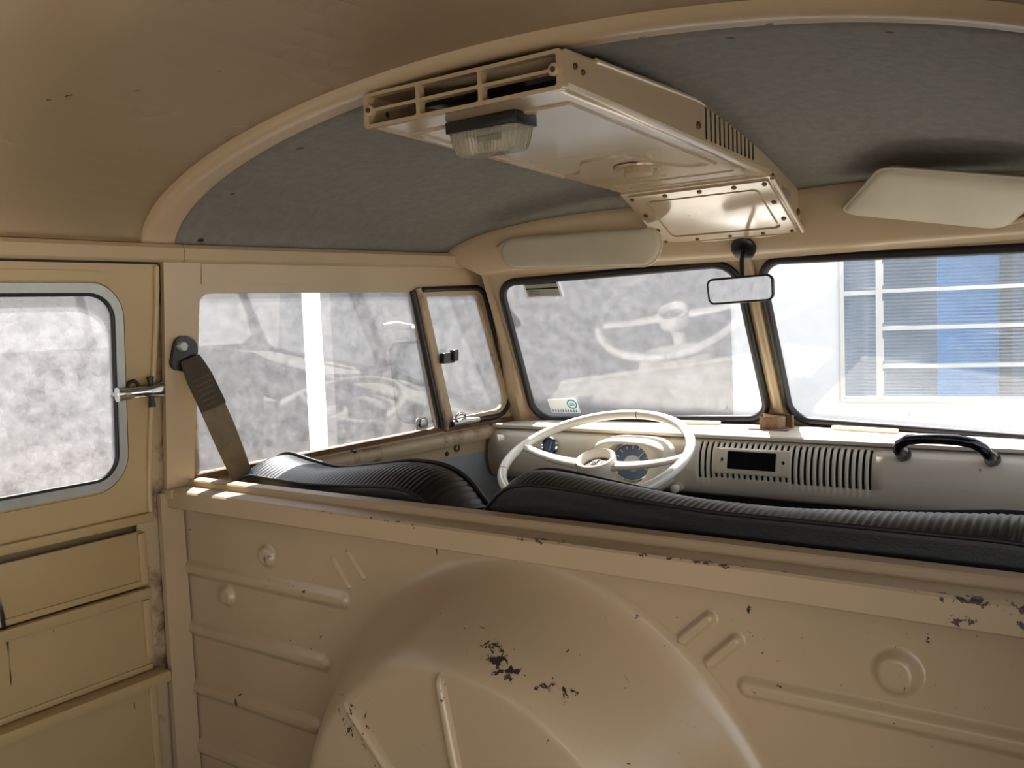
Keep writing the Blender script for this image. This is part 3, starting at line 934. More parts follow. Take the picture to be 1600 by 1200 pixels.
# small round gauge
GC = face_pt(-0.500, 0.722)
gauge = lathe('round_gauge', [(0.024, -0.004), (0.024, 0.005), (0.021, 0.008), (0.018, 0.006), (0.018, 0.002)], GC, (0, -1, 0.25), 'chrome', dash, seg=28)
lathe('gauge_face', [(0.0185, 0.0), (0.0185, 0.003), (0, 0.003)], GC, (0, -1, 0.25), 'dial', gauge, seg=28)
plate('gauge_needle', [Vector(p) for p in [(-0.001, -0.012), (0.001, -0.012), (0.006, 0.010), (0.004, 0.011)]], [], planemap(GC + Vector((0, -0.0035, 0.001)), (1, 0, 0), (0, 0.24, 0.97), (0, -0.97, 0.24)), 0.0006, 'dial_light', gauge)
# pull knob
lathe('pull_knob', [(0.0035, -0.02), (0.0035, 0.010), (0.0085, 0.012), (0.010, 0.018), (0.0095, 0.024), (0.005, 0.027), (0, 0.0275)], face_pt(-0.160, 0.650) + Vector((0, -0.002, 0)), (0, -1, -0.1), 'wheel', dash, seg=18)
lathe('knob_collar', [(0.011, -0.004), (0.011, 0.003), (0.007, 0.004), (0, 0.004)], face_pt(-0.160, 0.650), (0, -1, -0.1), 'dash', dash, seg=18)
# grab handle for the passenger
hp = [(0.313, 0.845, 0.750), (0.313, 0.815, 0.756), (0.314, 0.797, 0.764), (0.320, 0.785, 0.777), (0.335, 0.778, 0.787), (0.36, 0.775, 0.791), (0.39, 0.774, 0.792), (0.42, 0.775, 0.791), (0.445, 0.778, 0.786), (0.460, 0.785, 0.776), (0.466, 0.797, 0.764), (0.467, 0.815, 0.756), (0.467, 0.845, 0.750)]
gh = tube('grab_handle', hp, 0.0100, 'handle', dash, seg=14)
gh['label'] = 'glossy black grab handle'
for x in (0.313, 0.467):
    lathe('handle_foot', [(0.014, -0.006), (0.014, 0.006), (0.012, 0.012), (0.009, 0.020)], (x, 0.843, 0.7485), (0, -1, 0.13), 'handle', gh, seg=18)

# ------------------------------------------------------------------ folded metal bracket on the dash
br = empty('bent_bracket', (0.0, 1.0, 0.77), 'folded strip of bare rusty sheet metal standing on the dashboard below the centre post', 'bracket')
def strip(name, path, z0, z1, th, mat, parent):
    rows = []
    P = [Vector((p[0], p[1], 0)) for p in path]
    for i, p in enumerate(P):
        t = (P[min(i + 1, len(P) - 1)] - P[max(i - 1, 0)]).normalized()
        nn = Vector((-t.y, t.x, 0)) * th / 2
        rows.append([p + nn + Vector((0, 0, z0)), p + nn + Vector((0, 0, z1)), p - nn + Vector((0, 0, z1)), p - nn + Vector((0, 0, z0))])
    return grid(name, rows, mat, parent, closed_v=True, smooth=30, caps=True)
strip('folded_strip', [(0.046, 1.000), (0.016, 1.022), (-0.010, 1.034), (-0.030, 1.030), (-0.028, 1.016), (-0.004, 0.998), (0.026, 0.984), (0.036, 0.974), (0.024, 0.962), (-0.014, 0.954)], 0.7695, 0.798, 0.003, 'bracket', br)
box('foot_plate', (-0.040, 0.950, 0.7685), (0.050, 0.992, 0.7715), 'bracket', br, bevel=0.001)

# ------------------------------------------------------------------ steering wheel
SC = Vector((-0.271, 0.663, 0.738))
tl_ = rad(19.5)
SN = Vector((0, -math.sin(tl_), math.cos(tl_)))
SA = Vector((1, 0, 0))
SB = SN.cross(SA)          # towards the nose
def wp(a, b, h=0.0):
    return SC + SA * a + SB * b + SN * h
sw = empty('steering_wheel', SC - SN * 0.05, 'ivory two-spoke steering wheel with cracked rim', 'steering wheel')
NR = 96
path = [wp(0.205 * math.cos(t), 0.205 * math.sin(t)) for t in [2 * math.pi * k / NR for k in range(NR)]]
rim = tube('rim', path, 0.0105, 'wheel', sw, seg=14, closed=True)
for ang in (math.pi / 2 - 0.02, 3.6):
    tube('rim_crack', [wp(0.205 * math.cos(ang + d), 0.205 * math.sin(ang + d)) for d in (-0.004, 0.004)], 0.01075, 'grime', rim, seg=14)
lathe('hub', [(0.020, -0.075), (0.024, -0.055), (0.043, -0.042), (0.045, -0.012), (0.043, -0.004), (0.039, -0.002), (0.034, -0.006), (0.031, -0.020), (0.0, -0.022)], SC, SN, 'wheel', sw, seg=36)
hb = lathe('horn_recess', [(0.031, 0.0), (0.030, 0.001), (0.0, 0.001)], SC - SN * 0.021, SN, 'rust', sw, seg=30)
lathe('horn_contact', [(0.013, 0.0), (0.013, 0.006), (0.009, 0.007), (0.008, 0.004), (0.004, 0.004), (0.004, 0.009), (0, 0.009)], SC - SN * 0.020, SN, 'chrome', hb, seg=20)
for s in (-1, 1):
    pts, rr = [], []
    for k in range(9):
        q = k / 8
        a = s * (0.038 + (0.200 - 0.038) * q)
        pts.append(wp(a, 0.010 * q + 0.012 * q * q, -0.022 + 0.022 * q * q))
        rr.append(0.016 - 0.007 * q + 0.005 * max(0, q - 0.8) * 5 * 0.5)
    tube('spoke', pts, rr, 'wheel', sw, seg=12, flat=0.6, upv=SB)
tube('column', [SC - SN * 0.06, SC - SN * 0.12 + Vector((0, 0.02, 0))], 0.019, 'wheel', sw, seg=16)

# ------------------------------------------------------------------ seats
def seat(name, label, fx, fz, rx, rz, xa, xb, yr=0.068, yf=0.185, tilt=0.06, rib=0.0095, zlow=0.30):
    s = empty(name, ((xa + xb) / 2, 0.13, 0.25), label, 'seat')
    fine = int((xb - xa) / rib * 4)
    X = [xa + (xb - xa) * i / fine for i in range(fine + 1)]
    zf = lambda x: interp(fx, fz, x)
    zr = lambda x: interp(rx, rz, x)
    sm = lambda f, x: (f(x - 0.025) + f(x - 0.012) + f(x) * 2 + f(x + 0.012) + f(x + 0.025)) / 6
    endw = 0.06
    def squash(x):   # ends roll over
        d = min(x - xa, xb - x) / endw
        return 1.0 if d >= 1 else math.sqrt(max(0.0, 1 - (1 - d) ** 2))
    rows = []
    for j in range(9):
        q = j / 8
        r = []
        for i, x in enumerate(X):
            a, b = sm(zr, x), sm(zf, x)
            z = a + (b - a) * q + 0.012 * math.sin(math.pi * q)
            z += 0.0020 * abs(math.sin(math.pi * (x - xa) / rib)) - 0.0020
            y = yr + (yf - yr) * q
            r.append(Vector((x, y, z)))
        rows.append(r)
    grid('pleated_top', rows, 'vinyl', s, smooth=80)
    # rear face with horizontal pleats
    rows = []
    nz = 64
    Xc = X[::6] + ([X[-1]] if (len(X) - 1) % 6 else [])
    for j in range(nz + 1):
        q = j / nz
        r = []
        for x in Xc:
            zt = sm(zr, x)
            z = zlow + (zt - zlow) * q
            y = yr - 0.010 * math.sin(math.pi * min(1, (1 - q) * 3) / 2) * squash(x) - 0.0018 * abs(math.sin(math.pi * (z) / 0.014))
            r.append(Vector((x, y, z)))
        rows.append(r)
    grid('rear_face', rows, 'vinyl', s, smooth=60)
    rows = []
    for j in range(13):
        q = j / 12
        rows.append([Vector((x, yf + 0.025 * math.sin(math.pi * q * 0.6) + 0.10 * q, sm(zf, x) + (0.32 - sm(zf, x)) * q)) for x in X[::3] + [X[-1]]])
    grid('front_face', rows, 'vinyl', s, smooth=60)
    for x in (xa, xb):
        zt1, zt2 = sm(zr, x), sm(zf, x)
        rows = [[Vector((x, yr, zlow)), Vector((x, yf + 0.1, zlow))], [Vector((x, yr, zt1)), Vector((x, yf, zt2))]]
        grid('side_face', rows, 'vinyl', s)
    Xp = X[::5] + [X[-1]]
    tube('piping', [Vector((x, yf + 0.001, sm(zf, x) + 0.002)) for x in Xp], 0.0036, 'rubber', s, seg=8)
    tube('piping', [Vector((x, yr - 0.001, sm(zr, x) + 0.001)) for x in Xp], 0.0030, 'rubber', s, seg=8)
    box('cushion', (xa, 0.22, 0.20), (xb, 0.66, 0.36), 'vinyl', s, bevel=0.04, seg=4)
    box('seat_frame', (xa + 0.03, 0.09, -0.08), (xb - 0.03, 0.60, 0.21), 'rubber_floor', s, bevel=0.01)
    return s
seat('driver_seat', 'black pleated vinyl driver seat back with a dipped top', [-0.74, -0.70, -0.62, -0.545, -0.45, -0.365, -0.29, -0.25, -0.223, -0.19], [0.772, 0.793, 0.778, 0.769, 0.782, 0.796, 0.794, 0.780, 0.762, 0.715],
     [-0.73, -0.706, -0.68, -0.60, -0.511, -0.40, -0.30, -0.241, -0.216, -0.19], [0.735, 0.752, 0.768, 0.764, 0.762, 0.768, 0.774, 0.765, 0.741, 0.700], -0.725, -0.195)
seat('bench_seat', 'wide black pleated vinyl passenger bench back beside the driver seat', [-0.16, -0.125, -0.095, -0.06, 0.037, 0.12, 0.193, 0.33, 0.592, 0.70], [0.740, 0.783, 0.797, 0.799, 0.787, 0.777, 0.768, 0.766, 0.792, 0.780],
     [-0.135, -0.107, -0.085, -0.05, -0.02, 0.149, 0.242, 0.605, 0.70], [0.725, 0.760, 0.788, 0.797, 0.800, 0.791, 0.785, 0.785, 0.770], -0.135, 0.715)

# ------------------------------------------------------------------ fresh air duct along the roof
duct = empty('ventilation_duct', (0, 0.35, 1.33), 'cream roof ventilation duct with rear grille, slotted side and access panel', 'air duct')
YR, YM, YF = -0.050, 0.640, 0.812
def dl(y): return -0.203 + 0.035 * (y - YR) / (YF - YR)
def dr(y): return 0.130 + 0.008 * (y - YR) / (YF - YR)
def dzb(y): return 1.318 - 0.038 * (y - YR) / (YM - YR) if y <= YM else 1.280 - 0.090 * (y - YM) / (YF - YM)
def dzt(y, x):
    return max(dzb(y) + 0.03, (1.382 if y < 0.0 else hl_z(x, y)) + 0.006)
def hl_z(x, y):
    w = HALF - 0.095 * y
    return arch_z(x, w, 1.390 - 0.122 * (max(y, 0) / 0.8) ** 2.2)
dzt_rear = 1.3665
# bottom pan with softly rolled edges
rows = []
ys = [YR, YR + 0.004] + list(np.linspace(0, YM - 0.012, 14)) + [YM - 0.004, YM + 0.003]
for y in ys:
    L, R_, b = dl(y), dr(y), dzb(y)
    rows.append([Vector((L, y, b + 0.012)), Vector((L + 0.002, y, b + 0.005)), Vector((L + 0.007, y, b + 0.001)), Vector((L + 0.014, y, b))] +
                [Vector((L + 0.014 + (R_ - L - 0.028) * k / 10, y, b)) for k in range(1, 10)] +
                [Vector((R_ - 0.014, y, b)), Vector((R_ - 0.007, y, b + 0.001)), Vector((R_ - 0.002, y, b + 0.005)), Vector((R_, y, b + 0.012))])
grid('bottom_pan', rows, 'duct', duct, smooth=50)
# sides
for sx, xf in ((-1, dl), (1, dr)):
    out = [Vector((y, dzb(y) + 0.010)) for y in np.linspace(YR, YM, 8)] + [Vector((YF, dzb(YF) + 0.002)), Vector((YF + 0.02, dzb(YF)))]
    topy = [YF + 0.02, 0.72, 0.6, 0.45, 0.3, 0.15, 0.02, YR]
    out += [Vector((y, min(1.3665, (hl_z(0.14, y) if y > 0.01 else 1.3665)) + (0.004 if y > 0.05 else 0.0))) for y in topy]
    holes = []
    if True:
        for k in range(12):
            y = 0.352 + 0.0175 * k
            zt = min(1.3665, hl_z(0.14, y)) - 0.007
            zb = dzb(y) + 0.014
            holes.append([Vector(p) for p in [(y, zb), (y + 0.0085, zb), (y + 0.0085, zt), (y, zt)]])
    sd = plate('side_panel', out, holes, lambda u, v, w, xf=xf, sx=sx: Vector((xf(u) + sx * w, u, v)), -0.0010, 'duct', duct)
    tube('side_seam', [Vector((xf(y) + sx * 0.001, y, min(1.3665, hl_z(0.14, y)) - 0.001)) for y in np.linspace(0.02, 0.80, 14)], 0.0035, 'duct', duct, seg=8)
    for y, z in ((0.325, dzb(0.325) + 0.030), (0.775, 1.225), (-0.030, 1.349), (-0.012, 1.345)):
        disc_screw('screw', (xf(y) + sx * 0.0005, y, z), (sx, 0, 0), 0.0065 if y > 0.1 else 0.004, sd)
tube('mounting_flange', [(dr(0.8) + 0.010, 0.795, 1.268), (dr(0.8) + 0.010, 0.812, 1.20)], 0.010, 'duct', duct, seg=10, flat=0.5)
plate('data_plate', rect(0.690, 1.246, 0.728, 1.268, 0.002, 2), [], lambda u, v, w: Vector((dr(u) + w, u, v + 0.25 * (0.69 - u))), 0.001, 'alu', duct)
# upper panel closing the duct behind the grille
rows = [[Vector((dl(y), y, 1.3655)), Vector((dr(y), y, 1.3655))] for y in (YR - 0.002, 0.0, 0.06)]
grid('top_panel', rows, 'duct', duct, thick=0.001)
# access panel on the slope
SL = Vector((0, YF - YM, dzb(YF) - dzb(YM))); SLn = SL.normalized()
NP = Vector((0, -abs(SLn.z), -SLn.y)).normalized()
if NP.z > 0: NP = -NP
LS = SL.length
slope = lambda u, v, w: Vector((u, YM, dzb(YM))) + SLn * v + NP * w
xl, xr = -0.176, 0.136
ap = plate('slope_frame', [Vector(p) for p in [(xl, -0.002), (xr, -0.002), (xr + 0.004, LS + 0.004), (xl + 0.004, LS + 0.004)]], [], slope, 0.004, 'duct', duct, w0=-0.003)
plate('access_panel', rect(xl + 0.012, 0.006, xr - 0.010, LS - 0.006, 0.004, 3), [rect(xl + 0.040, 0.026, xr - 0.034, LS - 0.026, 0.012, 5)], slope, 0.004, 'duct', duct, w0=0.001)
plate('access_panel_field', rect(xl + 0.046, 0.032, xr - 0.040, LS - 0.032, 0.009, 5), [], slope, 0.0035, 'duct', duct, w0=0.001)
for u in (xl + 0.020, xl + 0.092, xl + 0.165, xl + 0.235, xr - 0.018):
    disc_screw('screw', slope(u, 0.014, 0.005), NP, 0.005, ap)
    disc_screw('screw', slope(u, LS - 0.012, 0.005), NP, 0.004, ap)
for v in (0.075, 0.135):
    for u in (xl + 0.022, xr - 0.020):
        disc_screw('screw', slope(u, v, 0.005), NP, 0.005, ap)
tube('slope_bead', [slope(xr + 0.001, v, 0.003) for v in np.linspace(0, LS, 5)], 0.005, 'duct', duct, seg=8)
tube('front_flange', [(xl + 0.01, YF + 0.004, dzb(YF) + 0.0), (xr + 0.012, YF + 0.004, dzb(YF) + 0.0)], 0.006, 'duct', duct, seg=8)
# pressed outline in the bottom pan with a wavy front edge
def wavy(off=0.0):
    pts = []
    L = [(-0.172, -0.005), (0.104, -0.005)]
    w = [(0.100 - 0.0 * t, 0.30) for t in (0,)]
    pts += [Vector(p) for p in [(-0.168 + off, 0.000 + off), (0.102 - off, 0.000 + off)]]
    for t in np.linspace(0, 1, 18):
        x = 0.102 - off - (0.270 - 2 * off) * t
        y = 0.470 - 0.145 * smoothstep((t - 0.12) / 0.33) + 0.085 * smoothstep((t - 0.62) / 0.3) - off
        pts.append(Vector((x, y)))
    return pts
pan = lambda u, v, w: Vector((u, v, dzb(v) - w))
plate('pressed_field', wavy(0.0), [wavy(0.009)], pan, 0.0035, 'duct', duct, w0=-0.0005, smooth=50)
for y in (0.545, 0.600):
    tube('pan_crease', [pan(-0.14, y, 0.0), pan(0.10, y, 0.0)], 0.0022, 'duct', duct, seg=8)
# rotary flap knob
KC = pan(-0.018, 0.415, 0.0)
kb = lathe('knob_dish', [(0.044, -0.001), (0.043, 0.003), (0.037, 0.003), (0.030, 0.0005), (0.0, 0.0005)], KC, (0, 0, -1), 'duct', duct, seg=32)
lathe('knob', [(0.025, 0.0), (0.026, 0.012), (0.024, 0.016), (0.0, 0.017)], KC, (0, 0, -1), 'duct', kb, seg=14, smooth=25)
# grille
gr = lambda u, v, w: Vector((u, YR - 0.002 - w, v))
z0, z1 = 1.318, 1.3665
gz = lambda u: 0.0
GL, GR = -0.203, 0.130
zc = (z0 + z1) / 2
cells = []
bars = [-0.197, -0.102, 0.004, 0.124]
for i in range(3):
    for (a, b) in ((z0 + 0.0055, zc - 0.0022), (zc + 0.0022, z1 - 0.005)):
        cells.append(rect(bars[i] + 0.003, a, bars[i + 1] - 0.003, b, 0.003, 3))
gro = plate('grille', rect(GL, z0, GR, z1, 0.006, 4), cells, gr, 0.012, 'duct', duct, w0=-0.006)
for u in (-0.191, 0.118):
    lathe('screw_boss', [(0.008, -0.002), (0.008, 0.005), (0.005, 0.006), (0, 0.0055)], gr(u, zc, 0.003), (0, -1, 0), 'duct', gro, seg=14)
    disc_screw('screw', gr(u, zc, 0.009), (0, -1, 0), 0.0035, gro)

# ------------------------------------------------------------------ interior lamp under the duct
LC = Vector((-0.028, 0.005, 1.3150))
lamp = empty('courtesy_lamp', LC, 'rectangular interior lamp with black base and clear ribbed lens under the roof duct', 'lamp')
box('base', (LC.x - 0.060, LC.y - 0.024, LC.z - 0.016), (LC.x + 0.060, LC.y + 0.026, LC.z + 0.0008), 'black', lamp, bevel=0.002)
rows = []
per = []
NRB = 44
for k in range(NRB * 4):
    per.append(k)
def lens_ring(hx, hy, z, amp):
    pts = []
    base = rect(-hx, -hy, hx, hy, 0.006, 4)
    tot = []
    L = [0.0]
    for i in range(len(base)):
        L.append(L[-1] + (base[(i + 1) % len(base)] - base[i]).length)
    nn = 200
    for k in range(nn):
        d = L[-1] * k / nn
        i = max(j for j in range(len(base)) if L[j] <= d)
        p = base[i].lerp(base[(i + 1) % len(base)], (d - L[i]) / max(1e-9, L[i + 1] - L[i]))
        c = p.normalized()
        q = p + c * (amp if k % 4 < 2 else -amp)
        pts.append(Vector((LC.x + q.x, LC.y + 0.001 + q.y, z)))
    return pts
rows = [lens_ring(0.057, 0.0225, LC.z - 0.015, 0.0012), lens_ring(0.054, 0.0205, LC.z - 0.032, 0.0012), lens_ring(0.050, 0.0185, LC.z - 0.044, 0.0010), lens_ring(0.046, 0.016, LC.z - 0.047, 0.0)]
grid('lens', rows, 'lens', lamp, closed_v=True, smooth=30, caps=True)
tube('bulb', [(LC.x - 0.022, LC.y, LC.z - 0.025), (LC.x + 0.022, LC.y, LC.z - 0.025)], 0.005, 'alu', lamp, seg=10)

# ------------------------------------------------------------------ sun visors
def visor(name, label, ll, lr, ur, ul, th, r, group=None):
    ll, lr, ur, ul = map(Vector, (ll, lr, ur, ul))
    c = (ll + lr + ur + ul) / 4
    v = empty(name, c, label, 'sun visor', group)
    nrm = (lr - ll).cross(ul - ll).normalized()
    if nrm.y > 0: nrm = -nrm
    W, H = (lr - ll).length, (ul - ll).length
    outl = rect(0, 0, W, H, r, 8)
    rings = []
    def P(q, w):
        u, s = q.x / W, q.y / H
        return (ll * (1 - u) + lr * u) * (1 - s) + (ul * (1 - u) + ur * u) * s + nrm * w
    cen = Vector((W / 2, H / 2))
    for sc, w in ((0.0, -0.55), (0.6, -0.53), (0.88, -0.45), (0.965, -0.28), (1.0, 0.0), (0.965, 0.28), (0.88, 0.45), (0.6, 0.53), (0.0, 0.55)):
        ring = []
        for p in outl:
            q = cen + Vector(((p.x - cen.x) * (1 - (1 - sc) * 1.0), (p.y - cen.y) * (1 - (1 - sc) * 1.0)))
            if sc in (0.965, 0.88):
                d = (p - cen)
                q = p - d.normalized() * (0.004 if sc == 0.965 else 0.012)
            ring.append(P(q, w * th))
        rings.append(ring)
    grid('padded_board', rings, 'visor', v, closed_v=True, smooth=50)
    tube('edge_piping', [P(p, 0.0) for p in outl], 0.0026, 'visor', v, seg=8, closed=True)
    return v, P, W, H
v, P, W, H = visor('sun_visor', 'cream sun visor folded down above the driver windscreen', (-0.513, 0.688, 1.154), (-0.136, 0.722, 1.137), (-0.128, 0.732, 1.216), (-0.526, 0.698, 1.221), 0.020, 0.034)
tube('hinge_rod', [(-0.515, 0.700, 1.212), (-0.56, 0.735, 1.206), (-0.598, 0.785, 1.198)], 0.006, 'rusty', v, seg=8)
box('hinge_foot', (-0.612, 0.772, 1.186), (-0.584, 0.800, 1.212), 'cream', v, bevel=0.004)
v, P, W, H = visor('sun_visor', 'cream sun visor swung up towards the headliner on the passenger side', (0.226, 0.755, 1.216), (0.500, 0.735, 1.162), (0.590, 0.600, 1.216), (0.335, 0.600, 1.268), 0.020, 0.022)
tube('hinge_rod', [(0.50, 0.735, 1.17), (0.54, 0.745, 1.175), (0.59, 0.776, 1.195)], 0.006, 'rusty', v, seg=8)
box('hinge_foot', (0.578, 0.765, 1.180), (0.606, 0.795, 1.206), 'cream', v, bevel=0.004)

# ------------------------------------------------------------------ rear-view mirror
mir = empty('rear_view_mirror', (0.0, 0.83, 1.16), 'small rectangular rear-view mirror on a dark stem above the centre post', 'mirror')
lathe('mounting_foot', [(0.026, -0.004), (0.026, 0.004), (0.018, 0.009), (0.0, 0.010)], (0.006, 0.828, 1.166), (0, -0.86, -0.5), 'black', mir, seg=24)
tube('stem', [(0.006, 0.826, 1.162), (0.010, 0.806, 1.140), (0.016, 0.790, 1.105)], 0.0045, 'black', mir, seg=10)
MNn = Vector((-0.11, -1.80, -0.097)).normalized()
MA = Vector((0, 0, 1)).cross(-MNn).normalized() * -1.0
MA = Vector((MA.x, MA.y, 0.03)).normalized()
if MA.x < 0: MA = -MA
MB = MNn.cross(MA).normalized()
if MB.z < 0: MB = -MB
mm = planemap((0.0155, 0.778, 1.079), MA, MB, MNn)
plate('housing', rpoly([(-0.069, -0.024), (0.069, -0.024), (0.071, 0.026), (-0.071, 0.026)], 0.012, 6), [], mm, 0.010, 'black', mir, w0=-0.010)
tube('rim', [mm(p.x, p.y, 0.0) for p in rpoly([(-0.069, -0.024), (0.069, -0.024), (0.071, 0.026), (-0.071, 0.026)], 0.012, 6)], 0.0024, 'black', mir, seg=8, closed=True)
plate('glass', rpoly([(-0.0675, -0.0225), (0.0675, -0.0225), (0.0695, 0.0245), (-0.0695, 0.0245)], 0.011, 6), [], mm, 0.0008, 'mirror', mir, smooth=0, w0=0.0)

# ------------------------------------------------------------------ seat belt on the pillar
belt = empty('seat_belt', (-0.75, 0.02, 1.0), 'worn grey brown lap belt webbing hanging from a black anchor on the door pillar', 'seat belt')
an = sidemap(0.004, 1.010, 0.008)
plate('anchor_cover', rpoly([(-0.028, -0.034), (0.024, -0.046), (0.030, 0.014), (-0.012, 0.034)], [0.016, 0.018, 0.024, 0.020], 6), [], lambda u, v, w: Vector(sidemap(0.000 + u, 1.008 + v, 0.006 + w)), 0.010, 'black', belt)
lathe('anchor_bolt', [(0.012, 0), (0.012, 0.005), (0.008, 0.010), (0.0, 0.010)], sidemap(-0.004, 1.014, 0.014), (1, 0, 0), 'alu', belt, seg=8)
def ribbon(name, pts, mat, parent, th=0.0022):
    """pts: (centre, half-width vector)."""
    rows = []
    for i, (c, h) in enumerate(pts):
        c, h = Vector(c), Vector(h)
        t = (Vector(pts[min(i + 1, len(pts) - 1)][0]) - Vector(pts[max(i - 1, 0)][0])).normalized()
        nn = t.cross(h).normalized() * th
        rows.append([c - h + nn, c + nn * 1.3, c + h + nn, c + h - nn, c - nn * 0.7, c - h - nn])
    return grid(name, rows, mat, parent, closed_v=True, smooth=40, caps=True)
pts = []
p0, p1 = Vector((-0.742, 0.008, 0.992)), Vector((-0.716, 0.094, 0.742))
for k in range(15):
    q = k / 14
    c = p0.lerp(p1, q) + Vector((0.010 * math.sin(math.pi * q), 0, -0.006 * math.sin(math.pi * q)))
    ang = rad(12 + 62 * smoothstep((q - 0.15) / 0.9))
    acr = Vector((0, math.cos(rad(20)), math.sin(rad(20))))
    h = (acr * math.cos(ang) + Vector((1, 0, 0)) * math.sin(ang)) * (0.0235 if q > 0.12 else 0.017 + 0.0065 * q / 0.12)
    pts.append((c, h))
wb = ribbon('webbing', pts, 'webbing', belt)
ribbon('stitched_loop', [(c + Vector((0.0035, 0, 0)), h * 1.02) for c, h in pts[:6]], 'webbing_dark', belt, 0.002)
for k in range(7):
    c, h = pts[2]
    c2 = pts[2][0].lerp(pts[5][0], k / 6)
    tube('stitch_row', [c2 - h * 0.7 + Vector((0.0062, 0, 0)), c2 + Vector((0.0068, 0, 0)), c2 + h * 0.7 + Vector((0.0062, 0, 0))], 0.0009, 'webbing', wb, seg=6)

# ------------------------------------------------------------------ stickers on the driver windscreen
st = empty('info_sticker', wsL(0.493, 0.379, 0), 'grey printed sticker with black bands in the upper corner of the driver windscreen', 'sticker')
sk = lambda u, v, w: wsL(0.494 - u, 0.379 + v, -0.002 + w)
plate('backing', rect(-0.047, -0.024, 0.047, 0.022, 0.001, 2), [], sk, 0.0006, 'white_sticker', st, smooth=0)
plate('print_field', rect(-0.042, -0.020, 0.042, 0.019, 0.0005, 2), [], sk, 0.0004, 'grey_sticker', st, smooth=0, w0=0.0007)
for a, b in ((0.0125, 0.019), (-0.001, 0.0025)):
    plate('black_band', rect(-0.042, a, 0.042, b, 0.0003, 1), [], sk, 0.0003, 'black', st, smooth=0, w0=0.0012)
for a in (-0.006, -0.0105, -0.015):
    plate('print_line', rect(-0.036, a, -0.010, a + 0.0014, 0.0002, 1), [], sk, 0.0003, 'rubber', st, smooth=0, w0=0.0012)
st = empty('maker_sticker', wsL(0.54, 0.042, 0), 'small white and blue sticker with a round emblem low in the driver windscreen', 'sticker')
sk2 = lambda u, v, w: wsL(0.541 - u, 0.043 + v, -0.002 + w)
plate('backing', [Vector(p) for p in [(-0.040, -0.022), (0.042, -0.022), (0.040, 0.024), (-0.040, 0.018)]], [], sk2, 0.0006, 'white_sticker', st, smooth=0)
plate('emblem_ring', circle(0.025, 0.005, 0.014, 24), [circle(0.025, 0.005, 0.0105, 24)], sk2, 0.0004, 'blue_sticker', st, smooth=0, w0=0.0007)
for a in (0.006, 0.001):
    plate('emblem_bar', rect(0.018, a, 0.032, a + 0.0026, 0.0008, 2), [], sk2, 0.0004, 'blue_sticker', st, smooth=0, w0=0.0007)
xx = -0.036
for wd in (0.006, 0.005, 0.007, 0.004, 0.006, 0.006, 0.005, 0.007, 0.005, 0.006):
    plate('letter_stroke', [Vector(p) for p in [(xx, -0.019), (xx + wd * 0.75, -0.019), (xx + wd * 0.6, -0.0125), (xx + wd * 0.15, -0.0125)]], [], sk2, 0.0004, 'blue_sticker', st, smooth=0, w0=0.0007)
    xx += wd + 0.0016

# ------------------------------------------------------------------ outside mirror of the driver's door
om = empty('door_mirror', (-0.86, 0.9, 0.85), 'tall black wing mirror on a bent arm outside the driver door', 'mirror')
ON = Vector((0.195, -0.978, -0.068)).normalized()
OA = Vector((0, 0, 1)).cross(ON).normalized()
if OA.x > 0: OA = -OA
OB = ON.cross(OA).normalized()
if OB.z < 0: OB = -OB
oc = Vector((-0.945, 0.850, 0.875))
omap = planemap(oc, OA, OB, ON)
sh = rpoly([(-0.066, -0.112), (0.060, -0.112), (0.068, 0.108), (-0.066, 0.112)], 0.028, 6)
rows = []
for sc, w in ((0.0, -0.030), (0.7, -0.028), (0.94, -0.018), (1.0, -0.006), (1.0, 0.004), (0.96, 0.006)):
    rows.append([omap(p.x * max(sc, 0.001), p.y * max(sc, 0.001), w) for p in sh])
grid('shell', rows, 'black', om, closed_v=True, smooth=50)
plate('glass', [p * 0.955 for p in sh], [], omap, 0.001, 'dull_mirror', om, smooth=0, w0=0.0035)
tube('arm', [omap(0, 0.105, -0.012), omap(0.0, 0.128, -0.012), (-0.945, 0.852, 1.022), (-0.90, 0.815, 1.018), (-0.825, 0.752, 1.008), (-0.812, 0.755, 0.96), (-0.800, 0.790, 0.81), (-0.79, 0.80, 0.74)], 0.007, 'dull_alu', om, seg=10)
tube('arm_clamp', [(-0.955, 0.748, 1.030), (-0.950, 0.79, 1.032), (-0.945, 0.86, 1.022)], [0.008, 0.011, 0.009], 'dull_alu', om, seg=10)
tube('rim', [omap(p.x, p.y, 0.003) for p in sh], 0.004, 'black', om, seg=8, closed=True)

# ------------------------------------------------------------------ outside
GZ = -0.62
o = box('ground', (-80, -80, GZ - 0.1), (80, 80, GZ), 'ground')
struct(o, 'pale concrete yard around the van', 'ground')
BP = Vector((-0.2556, 2.4705, 0.0))
BU = Vector((0.974, 0.225, 0)).normalized()
BN = Vector((0.225, -0.974, 0)).normalized()
bmap = planemap(BP, BU, (0, 0, 1), BN)
WX0, WX1, WZ0, WZ1 = -0.012, 1.50, 0.672, 1.50
o = plate('wall_building', [Vector(p) for p in [(-0.41, GZ), (6.0, GZ), (6.0, 3.2), (-0.41, 3.2)]], [[Vector(p) for p in [(WX0, WZ0), (WX1, WZ0), (WX1, WZ1), (WX0, WZ1)]]], bmap, -0.20, 'white_wall')
struct(o, 'blinding white building wall in front of the van', 'wall')
o = plate('wall_building_return', [Vector(p) for p in [(-1.95, GZ), (-0.41, GZ), (-0.41, 3.0), (-1.95, 3.0)]], [], bmap, -0.20, 'cement', w0=0.03)
o.name = 'wall_yard'
struct(o, 'grey cement yard wall joining the white building', 'wall')
o = box('wall_boundary', (-2.21, -5.0, GZ), (-2.15, 1.536, 2.2), 'cement')
struct(o, 'weathered grey cement boundary wall along the driver side, behind the bright gap', 'wall')
